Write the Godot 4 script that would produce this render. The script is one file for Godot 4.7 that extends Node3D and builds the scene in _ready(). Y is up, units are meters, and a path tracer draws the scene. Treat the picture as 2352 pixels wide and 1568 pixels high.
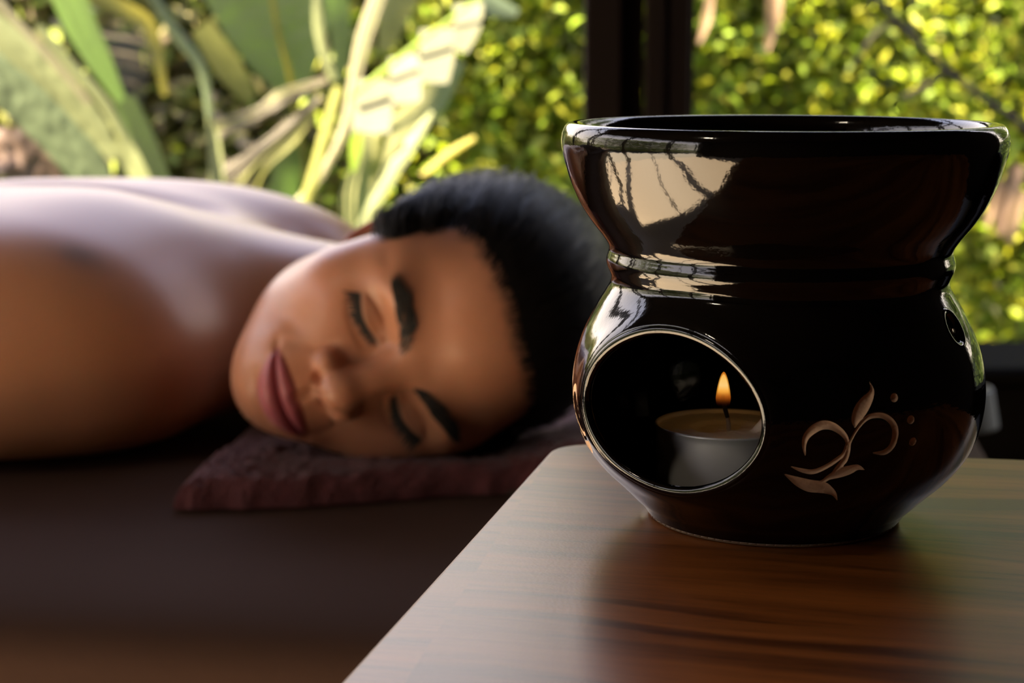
extends Node3D

# ------------------------------------------------------------------ measures
const CAM_POS := Vector3(0, 0.922, 0)
const FPX := 4000.0                      # focal length in pixels of the 2352 x 1568 frame
const TABLE_Y := 0.805
const BED_Y := 0.70
const BURNER := Vector3(0.06691, 0.805, -0.43425)

var pitch := atan(664.0 / 4000.0)
var cam_basis: Basis
var used_names := {}
var noise := FastNoiseLite.new()
var M := {}

func _ready() -> void:
	# --- camera, sky, sun, exposure
	cam_basis = Basis(Vector3.RIGHT, -pitch)
	var cam := Camera3D.new()
	cam.name = "camera"
	cam.transform = Transform3D(cam_basis, CAM_POS)
	var lens := CameraAttributesPhysical.new()
	lens.frustum_focal_length = 12.0 * FPX / 784.0
	lens.exposure_aperture = 19.0
	lens.frustum_focus_distance = 0.415
	cam.attributes = lens
	cam.fov = rad_to_deg(2.0 * atan(784.0 / FPX))
	cam.near = 0.02
	cam.far = 200.0
	add_child(cam)
	cam.current = true

	var sky_mat := ProceduralSkyMaterial.new()
	sky_mat.sky_top_color = Color(0.40, 0.54, 0.79)
	sky_mat.sky_horizon_color = Color(1.0, 0.925, 0.835)
	sky_mat.sky_curve = 0.55
	sky_mat.ground_bottom_color = Color(0.30, 0.32, 0.22)
	sky_mat.ground_horizon_color = Color(0.62, 0.66, 0.58)
	var sky := Sky.new()
	sky.sky_material = sky_mat
	var env := Environment.new()
	env.background_mode = Environment.BG_SKY
	env.sky = sky
	env.background_energy_multiplier = 4.0
	env.tonemap_mode = Environment.TONE_MAPPER_LINEAR
	env.tonemap_exposure = 1.7
	env.sdfgi_enabled = true
	env.ssao_enabled = true
	env.ssil_enabled = true
	var we := WorldEnvironment.new()
	we.name = "environment"
	we.environment = env
	add_child(we)

	var sun := DirectionalLight3D.new()
	sun.name = "sun"
	sun.light_energy = 12.0
	sun.light_color = Color(1.0, 0.92, 0.79)
	sun.light_angular_distance = 0.6
	sun.shadow_enabled = true
	sun.sky_mode = DirectionalLight3D.SKY_MODE_LIGHT_ONLY
	sun.look_at_from_position(Vector3.ZERO, Vector3(0.90, -1.0, -0.22), Vector3.UP)
	add_child(sun)

	noise.seed = 11
	noise.frequency = 1.0
	make_materials()
	build_room()
	build_garden_ground()
	build_bed()
	build_table()
	build_burner()
	build_candle()
	build_towel()
	build_person()
	build_console()
	build_plants()

# ------------------------------------------------------------------ helpers
func numbered(called: String) -> String:
	var n: int = used_names.get(called, 0)
	used_names[called] = n + 1
	return called if n == 0 else "%s_%03d" % [called, n]

func tag(o: Node, label := "", category := "", group := "", kind := "") -> void:
	if label: o.set_meta("label", label)
	if category: o.set_meta("category", category)
	if group: o.set_meta("group", group)
	if kind: o.set_meta("kind", kind)

func thing(called: String, label: String, category: String, where := Vector3.ZERO, group := "") -> Node3D:
	var o := Node3D.new()
	o.name = numbered(called)
	o.position = where
	add_child(o)
	tag(o, label, category, group)
	return o

func put(called: String, mesh: Mesh, mat: Material, parent: Node = null, shift := Vector3.ZERO) -> MeshInstance3D:
	var o := MeshInstance3D.new()
	o.mesh = mesh
	if mat: o.material_override = mat
	o.position = shift
	if parent == null:
		o.name = numbered(called)
		add_child(o)
	else:
		o.name = called
		parent.add_child(o, true)
	return o

func struct(called: String, mesh: Mesh, mat: Material, shift := Vector3.ZERO) -> MeshInstance3D:
	var o := MeshInstance3D.new()
	o.name = called
	o.mesh = mesh
	o.material_override = mat
	o.position = shift
	add_child(o)
	o.set_meta("kind", "structure")
	return o

# the point of the world seen at a pixel of the frame, on the plane z = depth
func at(x: float, y: float, z: float) -> Vector3:
	var d := cam_basis * Vector3((x - 1176.0) / FPX, -(y - 784.0) / FPX, -1.0)
	return CAM_POS + d * (z / d.z)

class MB:
	var v := PackedVector3Array()
	var n := PackedVector3Array()
	var c := PackedColorArray()
	var t := PackedVector2Array()
	var i := PackedInt32Array()
	func vert(p: Vector3, nn: Vector3, uv := Vector2.ZERO, col := Color.WHITE) -> int:
		v.append(p); n.append(nn); t.append(uv); c.append(col)
		return v.size() - 1
	func tri(a: int, b: int, d: int) -> void:
		var g := (v[d] - v[a]).cross(v[b] - v[a])
		if g.dot(n[a] + n[b] + n[d]) < 0.0:
			i.append(a); i.append(d); i.append(b)
		else:
			i.append(a); i.append(b); i.append(d)
	func quad(a: int, b: int, d: int, e: int) -> void:
		tri(a, b, d); tri(a, d, e)
	func flat(p: Array, outward: Vector3) -> void:
		var g: Vector3 = (p[1] - p[0]).cross(p[2] - p[0]).normalized()
		if g.dot(outward) < 0.0: g = -g
		var k := []
		for q in p: k.append(vert(q, g))
		for j in range(1, p.size() - 1): tri(k[0], k[j], k[j + 1])
	func done(with_color := false) -> ArrayMesh:
		var a := []
		a.resize(Mesh.ARRAY_MAX)
		a[Mesh.ARRAY_VERTEX] = v
		a[Mesh.ARRAY_NORMAL] = n
		a[Mesh.ARRAY_TEX_UV] = t
		if with_color: a[Mesh.ARRAY_COLOR] = c
		a[Mesh.ARRAY_INDEX] = i
		var m := ArrayMesh.new()
		m.add_surface_from_arrays(Mesh.PRIMITIVE_TRIANGLES, a)
		return m
	# a grid of points nu x nv; its normals come from its neighbours, turned by sgn
	func grid(p: PackedVector3Array, nu: int, nv: int, close_u := false, sgn := 1.0, uv := Vector2.ONE, cols := PackedColorArray()) -> void:
		var base := v.size()
		for a in nu:
			var a0 := (a - 1 + nu) % nu if close_u else maxi(a - 1, 0)
			var a1 := (a + 1) % nu if close_u else mini(a + 1, nu - 1)
			for b in nv:
				var du := p[a1 * nv + b] - p[a0 * nv + b]
				var dv := p[a * nv + mini(b + 1, nv - 1)] - p[a * nv + maxi(b - 1, 0)]
				var g := du.cross(dv)
				if g.length_squared() < 1e-20:
					var b2 := clampi(b, 1, nv - 2)
					g = (p[a1 * nv + b2] - p[a0 * nv + b2]).cross(dv)
				vert(p[a * nv + b], g.normalized() * sgn, Vector2(uv.x * a / maxf(nu - 1, 1), uv.y * b / maxf(nv - 1, 1)), cols[a * nv + b] if cols.size() else Color.WHITE)
		for a in (nu if close_u else nu - 1):
			for b in nv - 1:
				var q := base + ((a + 1) % nu) * nv + b
				var r := base + a * nv + b
				quad(r, q, q + 1, r + 1)
	func box(lo: Vector3, hi: Vector3, bev := 0.0) -> void:
		# a box with chamfered edges
		var ce := (lo + hi) * 0.5
		var h := (hi - lo) * 0.5
		var e := minf(bev, minf(h.x, minf(h.y, h.z)) * 0.9)
		var corner := func(s: Vector3, ax: int) -> Vector3:
			var q := Vector3(h.x - e, h.y - e, h.z - e) * s
			q[ax] = h[ax] * s[ax]
			return ce + q
		for ax in 3:
			var b := (ax + 1) % 3
			var d := (ax + 2) % 3
			for s in [-1.0, 1.0]:
				var pts := []
				for k in [[-1, -1], [1, -1], [1, 1], [-1, 1]]:
					var sv := Vector3.ZERO
					sv[ax] = s; sv[b] = k[0]; sv[d] = k[1]
					pts.append(corner.call(sv, ax))
				var o := Vector3.ZERO
				o[ax] = s
				flat(pts, o)
				if e > 0.0:
					for s2 in [-1.0, 1.0]:
						var p2 := []
						for k in [[ax, -1.0], [ax, 1.0], [b, 1.0], [b, -1.0]]:
							var sv := Vector3.ZERO
							sv[ax] = s; sv[b] = s2; sv[d] = k[1]
							p2.append(corner.call(sv, k[0]))
						var o2 := Vector3.ZERO
						o2[ax] = s; o2[b] = s2
						flat(p2, o2)
		if e > 0.0:
			for k in 8:
				var sv := Vector3(1 if k & 1 else -1, 1 if k & 2 else -1, 1 if k & 4 else -1)
				flat([corner.call(sv, 0), corner.call(sv, 1), corner.call(sv, 2)], sv)
	func tube(path: PackedVector3Array, radii: PackedFloat32Array, sides := 8, capped := true) -> void:
		var up := Vector3.UP
		var p := PackedVector3Array()
		var n_ := path.size()
		for k in n_:
			var dir := (path[mini(k + 1, n_ - 1)] - path[maxi(k - 1, 0)]).normalized()
			var x := up.cross(dir)
			if x.length() < 0.05: x = Vector3.RIGHT.cross(dir)
			x = x.normalized()
			var y := dir.cross(x)
			up = y
			for s in sides:
				var an := TAU * s / sides
				p.append(path[k] + (x * cos(an) + y * sin(an)) * radii[k])
		var base := v.size()
		for k in n_:
			for s in sides:
				vert(p[k * sides + s], (p[k * sides + s] - path[k]).normalized(), Vector2(float(s) / sides, float(k) / n_))
		for k in n_ - 1:
			for s in sides:
				var s2 := (s + 1) % sides
				quad(base + k * sides + s, base + k * sides + s2, base + (k + 1) * sides + s2, base + (k + 1) * sides + s)
		if capped:
			for k in [0, n_ - 1]:
				var o := (path[k] - path[1 if k == 0 else n_ - 2]).normalized()
				var ring := []
				for s in sides: ring.append(p[k * sides + s])
				flat(ring, o)
	# profile points (radius, height), turned about y
	func lathe(prof: PackedVector2Array, sides := 48, centre := Vector3.ZERO, sgn := 1.0) -> void:
		var p := PackedVector3Array()
		for s in sides:
			var an := TAU * s / sides
			for q in prof:
				p.append(centre + Vector3(sin(an) * q.x, q.y, cos(an) * q.x))
		grid(p, sides, prof.size(), true, sgn)

# smooth curve through points
func spline(pts: Array, steps: int) -> Array:
	var out := []
	for k in pts.size() - 1:
		for s in steps:
			var t := float(s) / steps
			var a = pts[maxi(k - 1, 0)]
			var b = pts[k]
			var d = pts[k + 1]
			var e = pts[mini(k + 2, pts.size() - 1)]
			out.append(0.5 * ((2.0 * b) + (d - a) * t + (2.0 * a - 5.0 * b + 4.0 * d - e) * t * t + (3.0 * b - a - 3.0 * d + e) * t * t * t))
	out.append(pts[-1])
	return out

func lookup(table: Array, x: float) -> float:
	if x <= table[0].x: return table[0].y
	for k in range(1, table.size()):
		if x <= table[k].x:
			var t: float = (x - table[k - 1].x) / (table[k].x - table[k - 1].x)
			t = t * t * (3.0 - 2.0 * t)
			return lerpf(table[k - 1].y, table[k].y, t)
	return table[-1].y

func bump(x: float, s: float) -> float:
	return exp(-x * x / (s * s))

# ------------------------------------------------------------------ materials
func lin(r: float, g: float, b: float) -> Color:
	return Color(r, g, b).linear_to_srgb()

func mat(called: String, col: Color, rough: float, metal := 0.0, spec := 0.5) -> StandardMaterial3D:
	var m := StandardMaterial3D.new()
	m.resource_name = called
	m.albedo_color = col
	m.roughness = rough
	m.metallic = metal
	m.metallic_specular = spec
	M[called] = m
	return m

func noise_tex(size: int, freq: float, kind := FastNoiseLite.TYPE_SIMPLEX_SMOOTH, sd := 1, oct := 3) -> NoiseTexture2D:
	var f := FastNoiseLite.new()
	f.noise_type = kind
	f.frequency = freq
	f.seed = sd
	f.fractal_octaves = oct
	var t := NoiseTexture2D.new()
	t.noise = f
	t.width = size
	t.height = size
	t.seamless = true
	return t

func add_bump(m: StandardMaterial3D, tex: Texture2D, cm: float, scale: float, world := true) -> void:
	m.heightmap_enabled = true
	m.heightmap_texture = tex
	m.heightmap_scale = cm
	m.uv1_triplanar = true
	m.uv1_world_triplanar = world
	m.uv1_scale = Vector3.ONE * scale

func vc(m: StandardMaterial3D) -> StandardMaterial3D:
	m.vertex_color_use_as_albedo = true
	m.albedo_color = Color.WHITE
	return m

func make_materials() -> void:
	var fine := noise_tex(512, 0.05, FastNoiseLite.TYPE_SIMPLEX_SMOOTH, 3, 2)
	var weave := noise_tex(512, 0.03, FastNoiseLite.TYPE_SIMPLEX_SMOOTH, 5, 4)
	var g := mat("black_glaze", lin(0.0010, 0.0008, 0.0008), 0.07, 0.0, 0.5)
	add_bump(g, fine, 0.0016, 28.0, false)
	mat("bare_clay", lin(0.36, 0.24, 0.165), 0.85)
	add_bump(M.bare_clay, fine, 0.012, 40.0, false)
	mat("carved_clay", lin(0.52, 0.34, 0.23), 0.8)
	add_bump(M.carved_clay, fine, 0.01, 30.0, false)
	mat("aluminium", lin(0.90, 0.88, 0.87), 0.45, 0.45)
	var wax := mat("wax", lin(0.82, 0.76, 0.72), 0.35)
	wax.subsurf_scatter_enabled = true
	wax.subsurf_scatter_strength = 0.15
	mat("wick_pale", lin(0.45, 0.36, 0.27), 0.9)
	mat("wick_burnt", lin(0.012, 0.01, 0.009), 0.9)
	var bed := mat("brown_vinyl", lin(0.062, 0.034, 0.024), 0.75, 0.0, 0.13)
	add_bump(bed, weave, 0.012, 14.0)
	mat("dark_wood", lin(0.014, 0.009, 0.006), 0.6, 0.0, 0.2)
	mat("frame_brown", lin(0.026, 0.017, 0.013), 0.7, 0.0, 0.2)
	mat("ceiling_wood", lin(0.012, 0.008, 0.006), 0.7, 0.0, 0.2)
	mat("dark_wall", lin(0.010, 0.007, 0.0055), 0.9, 0.0, 0.15)
	mat("floor_stone", lin(0.62, 0.51, 0.39), 0.6)
	add_bump(M.floor_stone, weave, 0.05, 1.5)
	mat("terrace", lin(0.50, 0.45, 0.37), 0.7)
	var tw := vc(mat("terry", Color.WHITE, 0.95))
	tw.rim_enabled = true
	tw.rim = 0.3
	tw.rim_tint = 0.6
	add_bump(tw, fine, 0.14, 16.0)
	var sk := vc(mat("skin", Color.WHITE, 0.36, 0.0, 0.48))
	sk.subsurf_scatter_enabled = true
	sk.subsurf_scatter_strength = 0.12
	add_bump(sk, fine, 0.006, 26.0)
	var hr := mat("hair", lin(0.008, 0.0065, 0.006), 0.5, 0.0, 0.34)
	hr.rim_enabled = true
	hr.rim = 0.05
	mat("lash", lin(0.008, 0.006, 0.005), 0.6)
	mat("cloth", lin(0.06, 0.035, 0.025), 0.9)
	mat("shade", lin(0.20, 0.21, 0.18), 0.8)
	mat("dark_metal", lin(0.03, 0.025, 0.022), 0.4)
	mat("grey_ceramic", lin(0.30, 0.29, 0.26), 0.5)
	var soil := mat("soil", lin(0.030, 0.034, 0.010), 0.95)
	add_bump(soil, weave, 4.0, 0.6)
	for k in [["leaf_green", 0.0450, 0.0980, 0.0030, 0.60], ["leaf_lime", 0.1000, 0.1600, 0.0060, 0.60], ["leaf_pale", 0.1450, 0.1650, 0.0750, 0.35], ["leaf_yellow", 0.1600, 0.1400, 0.0060, 0.50], ["leaf_dark", 0.0400, 0.0850, 0.0060, 0.50], ["leaf_dry", 0.0450, 0.0360, 0.0210, 0.30], ["leaf_olive", 0.1300, 0.1350, 0.0300, 0.50], ["leaf_blue", 0.0850, 0.1150, 0.0600, 0.35], ["leaf_brown", 0.1100, 0.0700, 0.0500, 0.30], ["stalk_pale", 0.1900, 0.1800, 0.1100, 0.20], ["leaf_cream", 0.1150, 0.1180, 0.0740, 0.30], ["bark", 0.0300, 0.0220, 0.0150, 0.00], ["husk", 0.1700, 0.1150, 0.0700, 0.30]]:
		var m := mat(k[0], lin(k[1], k[2], k[3]), 0.55, 0.0, 0.32)
		if k[4] > 0.0:
			m.backlight_enabled = true
			m.backlight = Color(k[4], k[4], k[4] * 0.7)
	var fo := vc(mat("foliage", Color.WHITE, 0.55, 0.0, 0.3))
	fo.backlight_enabled = true
	fo.backlight = Color(0.55, 0.55, 0.4)
	# veneer of the little table: grain along u
	var im := Image.create(1024, 1024, false, Image.FORMAT_RGB8)
	var f := FastNoiseLite.new()
	f.seed = 4
	f.frequency = 1.0
	f.fractal_octaves = 3
	for y in 1024:
		for x in 1024:
			var u := x / 1024.0
			var w := y / 1024.0
			var warp := f.get_noise_2d(u * 2.2, w * 5.0) * 0.020
			var band := f.get_noise_2d(u * 1.1 + 7.0, (w + warp) * 22.0)
			var streak := f.get_noise_2d(u * 5.0 + 31.0, (w + warp * 0.6) * 150.0)
			var pore := f.get_noise_2d(u * 26.0 + 77.0, (w + warp * 0.3) * 460.0)
			var tone := 0.52 + band * 0.55 + streak * 0.28
			var dark := smoothstep(0.18, 0.5, f.get_noise_2d(u * 1.6 + 51.0, (w + warp) * 34.0) + streak * 0.25)
			tone = clampf(tone - dark * 0.5 - maxf(pore - 0.15, 0.0) * 0.5, 0.0, 1.0)
			im.set_pixel(x, y, lin(lerpf(0.060, 0.29, tone), lerpf(0.015, 0.086, tone), lerpf(0.003, 0.016, tone)))
	var wood := mat("veneer", Color.WHITE, 0.31, 0.0, 0.38)
	wood.albedo_texture = ImageTexture.create_from_image(im)
	wood.heightmap_enabled = true
	wood.heightmap_texture = noise_tex(2048, 0.34, FastNoiseLite.TYPE_SIMPLEX_SMOOTH, 9, 2)
	wood.heightmap_scale = 0.0017
	mat("sill", lin(0.006, 0.005, 0.004), 0.8, 0.0, 0.1)
	mat("edge_band", lin(0.20, 0.11, 0.06), 0.45)

# ------------------------------------------------------------------ room
func box_mesh(lo: Vector3, hi: Vector3, bev := 0.004) -> ArrayMesh:
	var b := MB.new()
	b.box(lo, hi, bev)
	return b.done()

func build_room() -> void:
	struct("floor", box_mesh(Vector3(-2.3, -0.12, -1.85), Vector3(2.0, 0.0, 2.0)), M.floor_stone)
	struct("ceiling", box_mesh(Vector3(-2.95, 2.45, -2.05), Vector3(2.1, 2.60, 2.1)), M.ceiling_wood)
	struct("wall_right", box_mesh(Vector3(1.9, 0.0, -1.85), Vector3(2.05, 2.45, 2.0)), M.dark_wall)
	struct("wall_left", box_mesh(Vector3(-2.42, 0.0, 1.62), Vector3(-2.26, 2.45, 2.0)), M.dark_wall)
	struct("wall_back", box_mesh(Vector3(-2.3, 0.0, 1.9), Vector3(1.9, 2.45, 2.05)), M.dark_wall)
	struct("wall_rear", box_mesh(Vector3(-2.3, 0.0, -1.84), Vector3(1.9, 0.598, -1.71), 0.008), M.sill)
	struct("trim_1", box_mesh(Vector3(-2.3, 0.598, -1.86), Vector3(1.9, 0.614, -1.69), 0.005), M.sill)
	# the frames of the sliding panes, stacked where they meet
	var w := Node3D.new()
	w.name = "window_1"
	add_child(w)
	w.set_meta("kind", "structure")
	for k in [[0.0725, 0.1085, -1.75], [0.1325, 0.1515, -1.745], [0.1565, 0.177, -1.75]]:
		put("frame", box_mesh(Vector3(k[0], 0.614, k[2] - 0.03), Vector3(k[1], 2.45, k[2]), 0.002), M.frame_brown, w)
	put("frame", box_mesh(Vector3(0.1085, 0.614, -1.80), Vector3(0.1325, 2.45, -1.777), 0.001), M.frame_brown, w)
	put("frame", box_mesh(Vector3(0.1515, 0.614, -1.79), Vector3(0.1820, 2.45, -1.767), 0.001), M.frame_brown, w)
	put("frame", box_mesh(Vector3(-2.3, 1.93, -1.79), Vector3(0.09, 1.98, -1.74), 0.002), M.frame_brown, w)
	for x in [-2.3, -1.02, 1.82]:
		put("frame", box_mesh(Vector3(x, 0.614, -1.80), Vector3(x + 0.08, 2.45, -1.72)), M.frame_brown, w)
	put("frame", box_mesh(Vector3(-2.3, 2.30, -1.80), Vector3(1.9, 2.45, -1.72)), M.frame_brown, w)
	# the open side on the left: posts, a thin rail and the eave's rafters
	var w2 := Node3D.new()
	w2.name = "window_2"
	add_child(w2)
	w2.set_meta("kind", "structure")
	for z in [-0.62, 0.60, 1.56]:
		put("post", box_mesh(Vector3(-2.36, 0.0, z - 0.05), Vector3(-2.26, 2.45, z + 0.05)), M.frame_brown, w2)
	for z in [-1.20, 0.10]:
		put("mullion", box_mesh(Vector3(-2.325, 0.0, z - 0.012), Vector3(-2.295, 2.45, z + 0.012), 0.002), M.frame_brown, w2)
	put("rail", box_mesh(Vector3(-2.33, 2.0, -1.75), Vector3(-2.29, 2.05, 1.6), 0.002), M.frame_brown, w2)
	# a small round lamp let into the ceiling
	var l := thing("ceiling_lamp", "small round lamp let into the dark ceiling, left behind the viewer", "lamp", Vector3(-1.22, 2.45, 0.52))
	var rb := MB.new()
	rb.lathe(PackedVector2Array([Vector2(0.085, 0.0), Vector2(0.10, 0.0), Vector2(0.102, -0.004), Vector2(0.098, -0.009), Vector2(0.088, -0.009), Vector2(0.085, -0.005)]), 32, Vector3.ZERO, -1.0)
	put("ring", rb.done(), M.dark_metal, l)
	var db := MB.new()
	db.lathe(PackedVector2Array([Vector2(0.0, -0.006), Vector2(0.04, -0.0058), Vector2(0.085, -0.004)]), 32, Vector3.ZERO, -1.0)
	var em := mat("lamp_glow", Color.BLACK, 0.5)
	em.emission_enabled = true
	em.emission = Color(1.0, 0.93, 0.82)
	em.emission_energy_multiplier = 30.0
	put("diffuser", db.done(), em, l)
	var sp := SpotLight3D.new()
	sp.name = "lamp_beam"
	sp.position = Vector3(0, -0.02, 0)
	sp.rotation.x = -PI / 2.0
	sp.light_energy = 0.10
	sp.light_size = 0.085
	sp.spot_angle = 70.0
	sp.spot_range = 8.0
	sp.spot_attenuation = 2.0
	sp.shadow_enabled = true
	sp.light_color = Color(1.0, 0.93, 0.82)
	l.add_child(sp)

func build_garden_ground() -> void:
	var p := PackedVector3Array()
	var nu := 60
	var nv := 60
	for a in nu:
		for b in nv:
			var x := -16.0 + 32.0 * a / (nu - 1)
			var z := -2.0 - 16.0 * pow(float(b) / (nv - 1), 1.6)
			var y := -0.12 + 1.35 * smoothstep(-4.4, -7.5, z) + 0.10 * noise.get_noise_2d(x * 0.8, z * 0.8)
			p.append(Vector3(x, y, z))
	var b := MB.new()
	b.grid(p, nu, nv, false, 1.0)
	var m := b.done()
	struct("ground", m, M.soil)
	struct("terrace", box_mesh(Vector3(-4.6, -0.14, -2.0), Vector3(-2.3, -0.02, 6.0)), M.terrace)
	struct("ground_side", box_mesh(Vector3(-30, -0.4, -2.0), Vector3(-4.6, -0.16, 20.0)), M.soil)

# ------------------------------------------------------------------ bed and towel
func build_bed() -> void:
	var o := thing("massage_bed", "long padded massage bed in dark brown vinyl that the person lies on", "bed", Vector3(-0.70, 0, -1.14))
	o.rotation.y = deg_to_rad(-8.0)
	# rounded cushion: a superellipse section swept along the bed
	var p := PackedVector3Array()
	var nu := 90
	var sec := []
	for s in 40:
		var an := TAU * s / 40
		var q := Vector2(cos(an), sin(an))
		sec.append(Vector2(signf(q.x) * pow(absf(q.x), 0.25), signf(q.y) * pow(absf(q.y), 0.55)))
	for a in nu:
		var t := float(a) / (nu - 1) * 2.0 - 1.0
		var k := pow(maxf(1.0 - pow(absf(t), 24.0), 0.0), 0.4)
		for q in sec:
			p.append(Vector3(t * 1.0, 0.65 + q.y * 0.05 * (0.35 + 0.65 * k), q.x * 0.37 * (0.96 + 0.04 * k)))
	for q in sec: p.append(p[0])
	var b := MB.new()
	var pp := p.slice(0, nu * 40)
	# close the section by repeating its first point
	var cl := PackedVector3Array()
	for a in nu:
		for s in 41: cl.append(pp[a * 40 + s % 40])
	b.grid(cl, nu, 41, false, -1.0)
	for e in [0, nu - 1]:
		var ring := []
		for s in 40: ring.append(pp[e * 40 + s])
		b.flat(ring, Vector3(-1 if e == 0 else 1, 0, 0))
	put("cushion", b.done(), M.brown_vinyl, o)
	put("frame", box_mesh(Vector3(-0.96, 0.52, -0.34), Vector3(0.96, 0.602, 0.34), 0.006), M.dark_wood, o)
	for s in [[-0.9, -0.29], [0.9, -0.29], [-0.9, 0.29], [0.9, 0.29]]:
		put("leg", box_mesh(Vector3(s[0] - 0.035, 0, s[1] - 0.035), Vector3(s[0] + 0.035, 0.525, s[1] + 0.035), 0.005), M.dark_wood, o)

func build_towel() -> void:
	# folded terry towel: a closed slab with soft, thick edges and loops
	var c := [Vector3(-0.166, 0, -0.829), Vector3(0.115, 0, -0.872), Vector3(0.13, 0, -1.12), Vector3(-0.150, 0, -1.02)]
	var mid := Vector3(-0.02, BED_Y, -0.95)
	var o := thing("towel", "dark maroon terry towel folded flat under the person's head", "towel", mid)
	var nu := 150
	var nv := 90
	var top := PackedVector3Array()
	var cols := PackedColorArray()
	for a in nu:
		for b in nv:
			var u := 0.5 - 0.5 * cos(PI * a / (nu - 1))
			var v := 0.5 - 0.5 * cos(PI * b / (nv - 1))
			var e := minf(minf(u, 1.0 - u) * 20.0, minf(v, 1.0 - v) * 16.0)
			var round_ := sqrt(maxf(1.0 - pow(1.0 - clampf(e, 0.0, 1.0), 2.0), 0.0))
			var q: Vector3 = c[0].lerp(c[1], u).lerp(c[3].lerp(c[2], u), v)
			q.z += 0.006 * sin(u * 9.0) * (1.0 - v) + 0.004 * noise.get_noise_2d(u * 9.0, v * 6.0)
			var h := 0.015 + 0.004 * noise.get_noise_2d(u * 4.0 + 3.0, v * 3.0) + 0.012 * smoothstep(0.5, 0.78, u) * (0.6 + 0.4 * bump(v - 0.2, 0.3))
			h *= 1.0 - 0.55 * exp(-pow((q.x + 0.04) / 0.11, 2.0) - pow((q.z + 0.985) / 0.06, 2.0))
			var loops := 0.0022 * noise.get_noise_2d(u * 95.0, v * 80.0)
			top.append(Vector3(q.x, BED_Y + 0.001 + h * round_ + loops * round_, q.z) - mid)
			var k := 1.0 + 0.35 * noise.get_noise_2d(u * 60.0 + 9.0, v * 50.0)
			cols.append(Color(0.115 * k, 0.027 * k, 0.027 * k))
	var m := MB.new()
	m.grid(top, nu, nv, false, 1.0, Vector2.ONE, cols)
	for k in m.n.size():
		if m.n[k].y < 0.0: m.n[k] = -m.n[k]
	m = fix(m)
	put("pile", m.done(true), M.terry, o)
	put("underside", box_mesh(Vector3(-0.125, -0.0005, -0.03), Vector3(0.13, 0.003, 0.09), 0.001), M.cloth, o)

func fix(m: MB) -> MB:
	var idx := m.i
	m.i = PackedInt32Array()
	for k in range(0, idx.size(), 3):
		m.tri(idx[k], idx[k + 1], idx[k + 2])
	return m

# ------------------------------------------------------------------ table
func build_table() -> void:
	var o := thing("side_table", "brown wood-veneer side table with a rounded corner, carrying the black burner", "table", Vector3(0.25, 0, -0.25))
	var la := Vector3(-0.0324, 0, -0.3127)
	var lb := Vector3(0.0108, 0, -0.5033)
	var ba := Vector3(0.0223, 0, -0.5161)
	var bb := Vector3(0.1492, 0, -0.4949)
	var ld := (lb - la).normalized()
	var bd := (bb - ba).normalized()
	var cr := Geometry2D.line_intersects_line(Vector2(la.x, la.z), Vector2(ld.x, ld.z), Vector2(ba.x, ba.z), Vector2(bd.x, bd.z)) as Vector2
	var corner := Vector3(cr.x, 0, cr.y)
	var w := 0.62
	var l := 0.46
	var c := [corner - ld * l, corner, corner + bd * w, corner + bd * w - ld * l]
	var outline := PackedVector3Array()
	for k in 4:
		var a: Vector3 = c[(k + 3) % 4]
		var q: Vector3 = c[k]
		var d: Vector3 = c[(k + 1) % 4]
		var r := 0.014
		var p0 := q + (a - q).normalized() * r
		var p1 := q + (d - q).normalized() * r
		for s in 17:
			var t := s / 16.0
			outline.append(p0.lerp(q, t).lerp(q.lerp(p1, t), t))
	var ce := Vector3.ZERO
	for q in outline: ce += q / outline.size()
	var org := Vector3(o.position.x, 0, o.position.z)
	var uvof := func(q: Vector3) -> Vector2:
		var e := q - corner
		return Vector2(e.dot(bd) / 0.62, e.dot(-ld) / 0.62)
	var m := MB.new()
	var n_ := outline.size()
	var ins := 0.0012
	var first := m.vert(Vector3(ce.x, TABLE_Y, ce.z) - org, Vector3.UP, uvof.call(ce))
	for q in outline:
		var e := q + (ce - q).normalized() * ins
		m.vert(Vector3(e.x, TABLE_Y, e.z) - org, Vector3.UP, uvof.call(e))
	for k in n_: m.tri(first, first + 1 + k, first + 1 + (k + 1) % n_)
	put("tabletop", m.done(), M.veneer, o)
	var e2 := MB.new()
	var band := PackedVector3Array()
	for q in outline:
		var inw := (ce - q).normalized()
		for s in [[ins, 0.0], [ins * 0.35, -0.0002], [0.0, -0.0010], [0.0, -0.021], [0.0012, -0.022], [0.03, -0.022]]:
			band.append(Vector3(q.x, TABLE_Y + s[1], q.z) + inw * s[0] - org)
	e2.grid(band, n_, 6, true, 1.0)
	for k in e2.n.size():
		if e2.n[k].dot(e2.v[k] + org - Vector3(ce.x, TABLE_Y - 0.01, ce.z)) < 0.0: e2.n[k] = -e2.n[k]
	e2 = fix(e2)
	put("edge_band", e2.done(), M.edge_band, o)
	put("underframe", box_mesh(Vector3(-0.15, TABLE_Y - 0.10, -0.13), Vector3(0.30, TABLE_Y - 0.018, 0.12), 0.003), M.dark_wood, o)
	for s in [[-0.13, -0.11], [0.28, -0.11], [-0.13, 0.10], [0.28, 0.10]]:
		put("leg", box_mesh(Vector3(s[0] - 0.02, 0, s[1] - 0.02), Vector3(s[0] + 0.02, TABLE_Y - 0.09, s[1] + 0.02), 0.003), M.dark_wood, o)

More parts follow.
